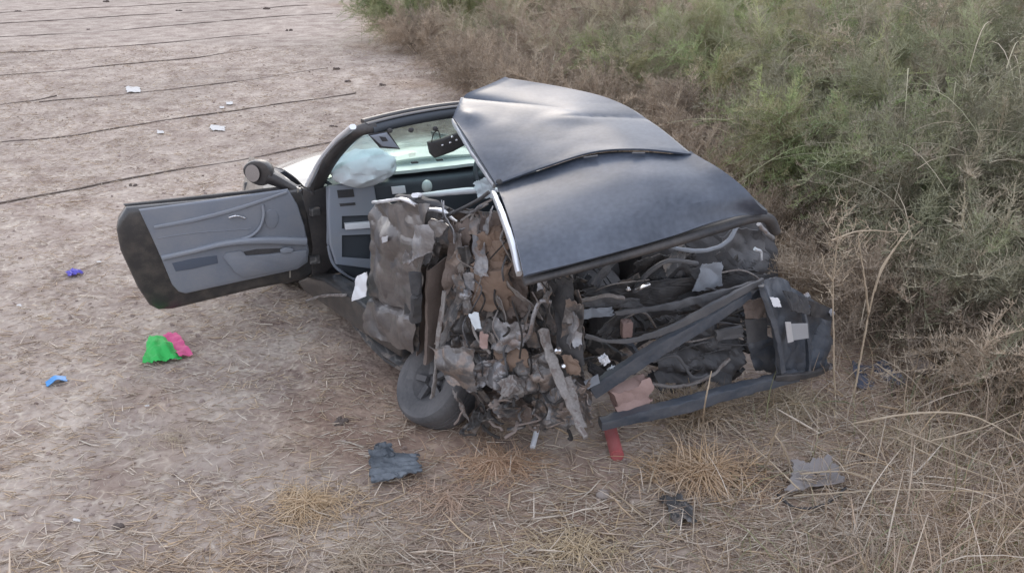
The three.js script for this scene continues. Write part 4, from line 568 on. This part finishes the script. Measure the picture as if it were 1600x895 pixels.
// tufts one can tell apart
const tuftGeos = [blade(4, 0.5, 0.015), blade(5, 1.2, 0.014)];
function tuft(px, py, r, n, hgt, label, hue, flat = 0.9) {
  const p = onGround(px, py), t = thing('straw_tuft', label, 'straw tuft', p), list = [[], []];
  for (let i = 0; i < n * 1.7; i++) { const a = rr(0, TAU), d = r * 1.25 * Math.abs(rr(-1, 1) + rr(-1, 1)) * 0.75, x = Math.cos(a) * d * 1.5, z = Math.sin(a) * d * 0.9; if (fbm((p.x + x) * 6, 3.3, (p.z + z) * 6, 3) + 0.22 - 0.25 * d / r < rr(-0.12, 0.12)) continue; const len = rr(0.4, 1) * hgt; const c = pickStraw(); c.lerp(rgb(...hue), 0.5); list[i % 2].push({ p: V(x, ground(p.x + x, p.z + z) - p.y + rr(0, 0.05) * Math.max(0, 1 - d / r), z), r: [0, rr(0, TAU), -Math.abs(rr(0.55, 1) * flat * 1.65)], s: [len, len, len], c }); }
  tuftGeos.forEach((g, k) => { const m = scatter('blades', null, null, g, strawMat, list[k]); t.add(m); });
}
tuft(480, 795, 0.2, 900, 0.15, 'golden straw tuft beside the black plastic shard', [0.66, 0.45, 0.23]);
tuft(775, 726, 0.17, 900, 0.17, 'orange dry straw tuft in front of the crushed corner', [0.64, 0.37, 0.2]);
tuft(700, 785, 0.24, 700, 0.13, 'flattened reddish straw below the plastic shard', [0.58, 0.37, 0.25]);
tuft(1100, 745, 0.2, 900, 0.22, 'tawny grass tuft below the bumper rail', [0.6, 0.38, 0.19], 0.7);
tuft(900, 866, 0.26, 800, 0.15, 'pale yellow straw patch in front of the wreck', [0.64, 0.49, 0.27]);
tuft(1085, 655, 0.16, 420, 0.24, 'thin upright grass growing under the bumper rail', [0.5, 0.38, 0.25], 0.5);
tuft(270, 690, 0.2, 240, 0.08, 'sparse yellow straw wisps on the open soil', [0.58, 0.48, 0.33]);
tuft(760, 664, 0.26, 500, 0.13, 'grey brown straw pushed up against the rear wheel', [0.34, 0.26, 0.2]);
tuft(1240, 640, 0.25, 520, 0.2, 'olive tinged dry grass below the bumper corner', [0.42, 0.34, 0.2], 0.8);
tuft(1440, 690, 0.3, 620, 0.18, 'long pale dry grass fanning out over the verge', [0.56, 0.46, 0.31], 0.95);
tuft(560, 880, 0.24, 520, 0.12, 'thin tan straw mat in front of the golden tuft', [0.52, 0.42, 0.3]);
tuft(1330, 850, 0.3, 620, 0.16, 'grey tan matted grass below the grey plastic shell', [0.44, 0.36, 0.27]);
{ // long single stalks
  const stalk = (pts, r, label, extra) => { const q = pts.map(([x, y, d]) => typeof d === 'object' ? hit(d, x, y) : gh(x, y, d)); const t = thing('dry_stalk', label, 'stalk', q[0]); part('stem', bar(q, [r, r * 0.9, r * 0.5], [r, r * 0.9, r * 0.5], { n: 6, sq: 2, crease: 2, seg: 30, rough: 0.003 }), extra || strawStem, t); return t; };
  const strawStem = std({ map: tex(64, (u, v) => mix3([0.36, 0.28, 0.19], [0.5, 0.41, 0.3], 0.5 + tn(u, v, 6, 71, 3)), true, 5), roughness: 0.85 });
  const FR = wall(0.6, -3.05, 2.2, -3.1);
  const sh = 'long bent dry straw stalk in the verge grass', G = 'long dry stalks in the verge';
  [[[1098, 660, 0.02], [1104, 620, FR], [1112, 580, FR]], [[1330, 662, 0.12], [1440, 645, 0.2], [1520, 650, 0.22], [1600, 690, 0.18]], [[1250, 765, 0.1], [1180, 700, 0.12], [1130, 670, 0.04]], [[1450, 690, 0.1], [1530, 670, 0.16], [1600, 642, 0.2]], [[1195, 735, 0.02], [1214, 672, FR], [1217, 664, FR]], [[1240, 740, 0.02], [1222, 695, FR], [1212, 680, FR]], [[1390, 665, 0.14], [1480, 700, 0.1], [1600, 745, 0.12]], [[1400, 685, 0.08], [1500, 730, 0.1], [1600, 765, 0.08]], [[1250, 740, 0.06], [1330, 738, 0.1], [1400, 772, 0.05]], [[1240, 775, 0.04], [1400, 765, 0.08], [1560, 770, 0.1]], [[1370, 568, 0.14], [1400, 590, 0.12], [1432, 612, 0.06]], [[950, 760, 0.02], [990, 795, 0.03], [1030, 830, 0.02]], [[1524, 775, 0.06], [1560, 790, 0.06], [1600, 815, 0.05]], [[840, 840, 0.02], [866, 860, FR], [872, 890, 0.02]], [[1012, 770, 0.02], [1022, 735, 0.05], [1036, 700, 0.08]]].forEach((p, i) => { const t = stalk(p, i === 1 ? 0.006 : 0.0042, i === 1 ? 'thickest pale stalk arching over the grass by the blue grey panel' : sh); if (i !== 1) t.userData.group = G; });
  // tall dead weed in front of the bush, right of the bumper corner
  const PL = wall(1.6, -3.75, 2.6, -3.95), P = (x, y, o = 0) => hit(PL, x, y, o);
  const w = thing('dead_weed', 'tall straw coloured branching weed beside the bumper corner', 'weed', gh(1338, 615, 0.02));
  const sm = strawStem, br = (pts, r) => part('branch', bar(pts.map(([x, y, o]) => P(x, y, o)), [r, r * 0.8, r * 0.4], [r, r * 0.8, r * 0.4], { n: 6, sq: 2, crease: 2, seg: 24, rough: 0.004 }), sm, w);
  br([[1334, 620], [1345, 560], [1358, 490], [1375, 430], [1410, 370]], 0.0065); br([[1305, 618, 0.1], [1303, 520, 0.1], [1303, 440, 0.1], [1312, 350, 0.1]], 0.005); br([[1358, 490], [1352, 440, 0.05], [1342, 372, 0.05]], 0.006); br([[1300, 375, 0.1], [1340, 362, 0.06], [1400, 362]], 0.005); br([[1368, 455], [1378, 420, -0.05], [1420, 360, -0.1]], 0.006); br([[1303, 440, 0.1], [1290, 420, 0.12], [1284, 395, 0.14]], 0.004);
  const tips = []; for (let i = 0; i < 190; i++) { const o = [[1310, 350], [1315, 400], [1342, 380], [1300, 440], [1410, 370], [1325, 345]][i % 6], a = P(o[0] + rr(-20, 20), o[1] + rr(-34, 34), rr(-0.06, 0.14)), b = a.clone().add(V(rr(-0.05, 0.05), rr(-0.02, 0.07), rr(-0.05, 0.05))); tips.push(bar([a, a.clone().lerp(b, 0.5).add(V(rr(-0.01, 0.01), 0, 0)), b], [0.0018, 0.001], [0.0018, 0.001], { n: 3, sq: 2, seg: 2 })); }
  part('seed_heads', tips, sm, w).userData.kind = 'stuff';
}

// ---------------------------------------------------------------- bushes: thin arching stems with feathery sprays
function spray(n, w, seed, droop) { // feather of length 1 along +y
  const pos = [], idx = []; const tri = (a, b, c) => { const k = pos.length / 3; pos.push(...a.toArray(), ...b.toArray(), ...c.toArray()); idx.push(k, k + 1, k + 2); };
  const C = t => V(droop * t * t + 0.05 * Math.sin(t * 7 + seed), t * (1 - 0.2 * t), 0.06 * Math.sin(t * 5 + seed * 2));
  for (let i = 0; i < 6; i++) { const a = C(i / 6), b = C((i + 1) / 6), s = V(w * 1.1, 0, w); tri(a.clone().add(s), a.clone().sub(s), b); tri(a.clone().add(V(0, 0, w * 1.3)), b, a.clone().sub(V(0, 0, w * 1.3))); }
  for (let i = 0; i < n; i++) { const t = 0.08 + 0.92 * Math.pow(rnd(), 0.8), a = C(t), len = rr(0.1, 0.3) * (1.15 - 0.6 * t), ph = rr(0, TAU), d = V(Math.cos(ph), rr(0.5, 1.5), Math.sin(ph)).normalize().multiplyScalar(len), s = V(rr(-1, 1), rr(-1, 1), rr(-1, 1)).cross(d).normalize().multiplyScalar(w); const m = a.clone().addScaledVector(d, 0.55).add(V(0, -0.02 * rnd(), 0)); tri(a.clone().sub(s), a.clone().add(s), m.clone().add(s)); tri(m.clone().add(s), m.clone().sub(s), a.clone().add(d)); }
  const g = new THREE.BufferGeometry(); g.setAttribute('position', new THREE.Float32BufferAttribute(pos, 3)); g.setIndex(idx); g.computeVertexNormals(); return g;
}
const sprays = [spray(80, 0.0055, 1, 0.45), spray(90, 0.005, 2, 0.8), spray(75, 0.006, 3, -0.35)];
const wispGeo = blade(6, 0.8, 0.0055);
const leafMat = std({ c: [1, 1, 1], roughness: 0.9, transmission: 0.25, thickness: 0 });
const stemMat = std({ map: tex(64, (u, v) => mix3([0.11, 0.085, 0.065], [0.2, 0.16, 0.125], 0.5 + tn(u, v, 6, 81, 3)), true, 5), roughness: 0.95 });
function bush(x, z, rx, h, n, hues, label, group) {
  const y = ground(x, z) - 0.02, t = thing('feathery_bush', label, 'bush', V(x, y, z), group), stems = [], W = [], L = [[], [], []], ns = Math.round(14 + rx * 10);
  for (let s = 0; s < ns; s++) {
    const a = rr(0, TAU), out = rx * Math.sqrt(rnd()) * 0.95, top = h * rr(0.55, 1) * Math.sqrt(Math.max(0.2, 1 - 0.55 * (out / rx) ** 2)), b0 = V(Math.cos(a) * out * 0.2, 0, Math.sin(a) * out * 0.2), b1 = V(Math.cos(a) * out * 0.55, top * 0.6, Math.sin(a) * out * 0.55), b2 = V(Math.cos(a) * out, top, Math.sin(a) * out);
    const r = rr(0.003, 0.007); stems.push(bar([b0, b1, b1.clone().lerp(b2, 0.6)].map(p => p.add(V(rr(-0.06, 0.06), 0, rr(-0.06, 0.06)))).map(p => p.clone().add(V(x, y, z))), [r, r * 0.4], [r, r * 0.4], { seg: 7, n: 5, sq: 2, crease: 2 }));
    const C = curve([b0, b1, b2]), hueS = hues[Math.floor(rnd() * hues.length)], fs = rr(0.75, 1.25);
    for (let k = 0; k < n / ns; k++) {
      const q = 0.08 + 0.92 * Math.pow(rnd(), 0.75), p = C.getPoint(q).add(V(rr(-1, 1), rr(-0.8, 0.6), rr(-1, 1)).multiplyScalar(0.085 * rx)), len = rr(0.18, 0.6), c = rnd() < 0.25 ? hues[Math.floor(rnd() * hues.length)] : hueS, f = rr(0.8, 1.2) * fs; if (p.y < 0.02) p.y = rr(0.02, 0.2);
      L[k % 3].push({ p, r: [rr(-0.4, 0.4), a * -1 + rr(-1, 1), -rr(0.1, 1.3)], s: [len, len, len], c: rgb(c[0] * f, c[1] * f, c[2] * f) });
    }
  }
  for (let k = 0; k < n / 6; k++) { const a = rr(0, TAU), d = rx * Math.sqrt(rnd()), q = h * rr(0.15, 0.95) * Math.sqrt(Math.max(0.15, 1 - 0.6 * (d / rx) ** 2)), len = rr(0.25, 0.75) * Math.min(1, 0.5 + h * 0.35), f = rr(0.8, 1.25), c = hues[Math.floor(rnd() * hues.length)]; W.push({ p: V(Math.cos(a) * d, q, Math.sin(a) * d), r: [rr(-0.4, 0.4), rr(0, TAU), -rr(0.5, 1.7)], s: [len, len, len], c: rgb(lerp(c[0], 0.5, 0.35) * f, lerp(c[1], 0.42, 0.35) * f, lerp(c[2], 0.31, 0.35) * f) }); }
  t.add(scatter('wisps', null, null, wispGeo, strawMat, W));
  part('stems', stems, stemMat, t); sprays.forEach((g, k) => t.add(scatter('crown', null, null, g, leafMat, L[k])));
}
const GREEN = [[0.34, 0.375, 0.175], [0.4, 0.405, 0.215], [0.43, 0.395, 0.225], [0.29, 0.34, 0.16]], GREY = [[0.34, 0.315, 0.22], [0.4, 0.35, 0.25], [0.3, 0.31, 0.18], [0.45, 0.38, 0.28], [0.26, 0.255, 0.16]], DRY = [[0.42, 0.335, 0.25], [0.48, 0.39, 0.29], [0.34, 0.27, 0.2]], TAN = [[0.46, 0.4, 0.285], [0.36, 0.355, 0.215], [0.42, 0.375, 0.26]];
const B = (rows, hues, label, group) => rows.forEach(([x, z, r, h, n]) => bush(x, z, r, h, n, hues, label, group));
B([[2.85, -5.2, 0.75, 1.4, 800], [3.4, -6.0, 0.95, 1.9, 1100], [4.6, -6.3, 1.0, 1.9, 1000], [3.6, -7.7, 1.1, 2.1, 1100], [3.0, -4.35, 0.6, 0.8, 420], [3.8, -4.9, 0.8, 1.35, 700], [5.1, -8.3, 1.2, 2.3, 900], [6.4, -10.5, 1.5, 2.6, 900]], GREY, 'grey brown feathery bush in the thicket right of the car', 'thicket right of the car');
B([[2.5, -6.6, 0.75, 1.35, 800], [4.2, -5.5, 0.6, 1.5, 500], [4.9, -7.2, 0.8, 2.3, 600], [3.0, -8.0, 0.8, 1.8, 700], [2.7, -5.75, 0.5, 1.25, 420], [5.6, -9.2, 1.1, 2.6, 600]], GREEN.concat(GREY.slice(0, 2)), 'greener feathery bush among the grey brown thicket', 'greener bushes in the thicket');
B([[2.5, -9.4, 1.1, 1.6, 1100], [3.8, -11, 1.4, 2.0, 1100], [1.7, -10.8, 0.9, 1.15, 700]], GREEN.concat(TAN), 'yellowish green feathery bush beyond the roof of the car', 'yellowish bushes beyond the roof');
B([[-2.2, -17.2, 1.0, 1.4, 700], [-1.2, -17.8, 1.2, 1.8, 800], [0.1, -18.6, 1.2, 1.7, 700]], GREEN, 'green bush at the far edge of the field', 'green bushes at the field edge');
B([[2.4, -13.5, 1.5, 1.5, 900], [5.2, -14.5, 1.8, 2.4, 900], [3.4, -18, 2, 2.2, 800], [1.2, -16.5, 1.6, 1.7, 800], [0.9, -12.8, 1.0, 0.95, 650], [0.0, -14.8, 1.1, 1.1, 650], [5.8, -19, 2.2, 2.6, 700], [-1.0, -21.5, 2.0, 1.8, 700], [2.2, -22, 2.4, 2.2, 700]], DRY.concat(TAN), 'dry tawny bush behind the car roof', 'dry bushes behind the car');
B([[1.8, -7.2, 0.6, 0.55, 420], [2.1, -5.7, 0.45, 0.5, 320], [1.25, -8.8, 0.65, 0.6, 420], [0.3, -11, 0.7, 0.6, 420], [2.3, -4.7, 0.45, 0.45, 280], [-0.7, -13.2, 0.8, 0.6, 420], [-1.6, -15.6, 0.8, 0.7, 420], [0.85, -9.9, 0.6, 0.6, 380], [2.9, -3.9, 0.5, 0.45, 260], [-0.3, -12.0, 0.6, 0.45, 320], [2.0, -8.2, 0.6, 0.8, 400]], DRY, 'low reddish brown dead brush at the foot of the thicket', 'dead brush along the thicket');

renderer.render(scene, camera);
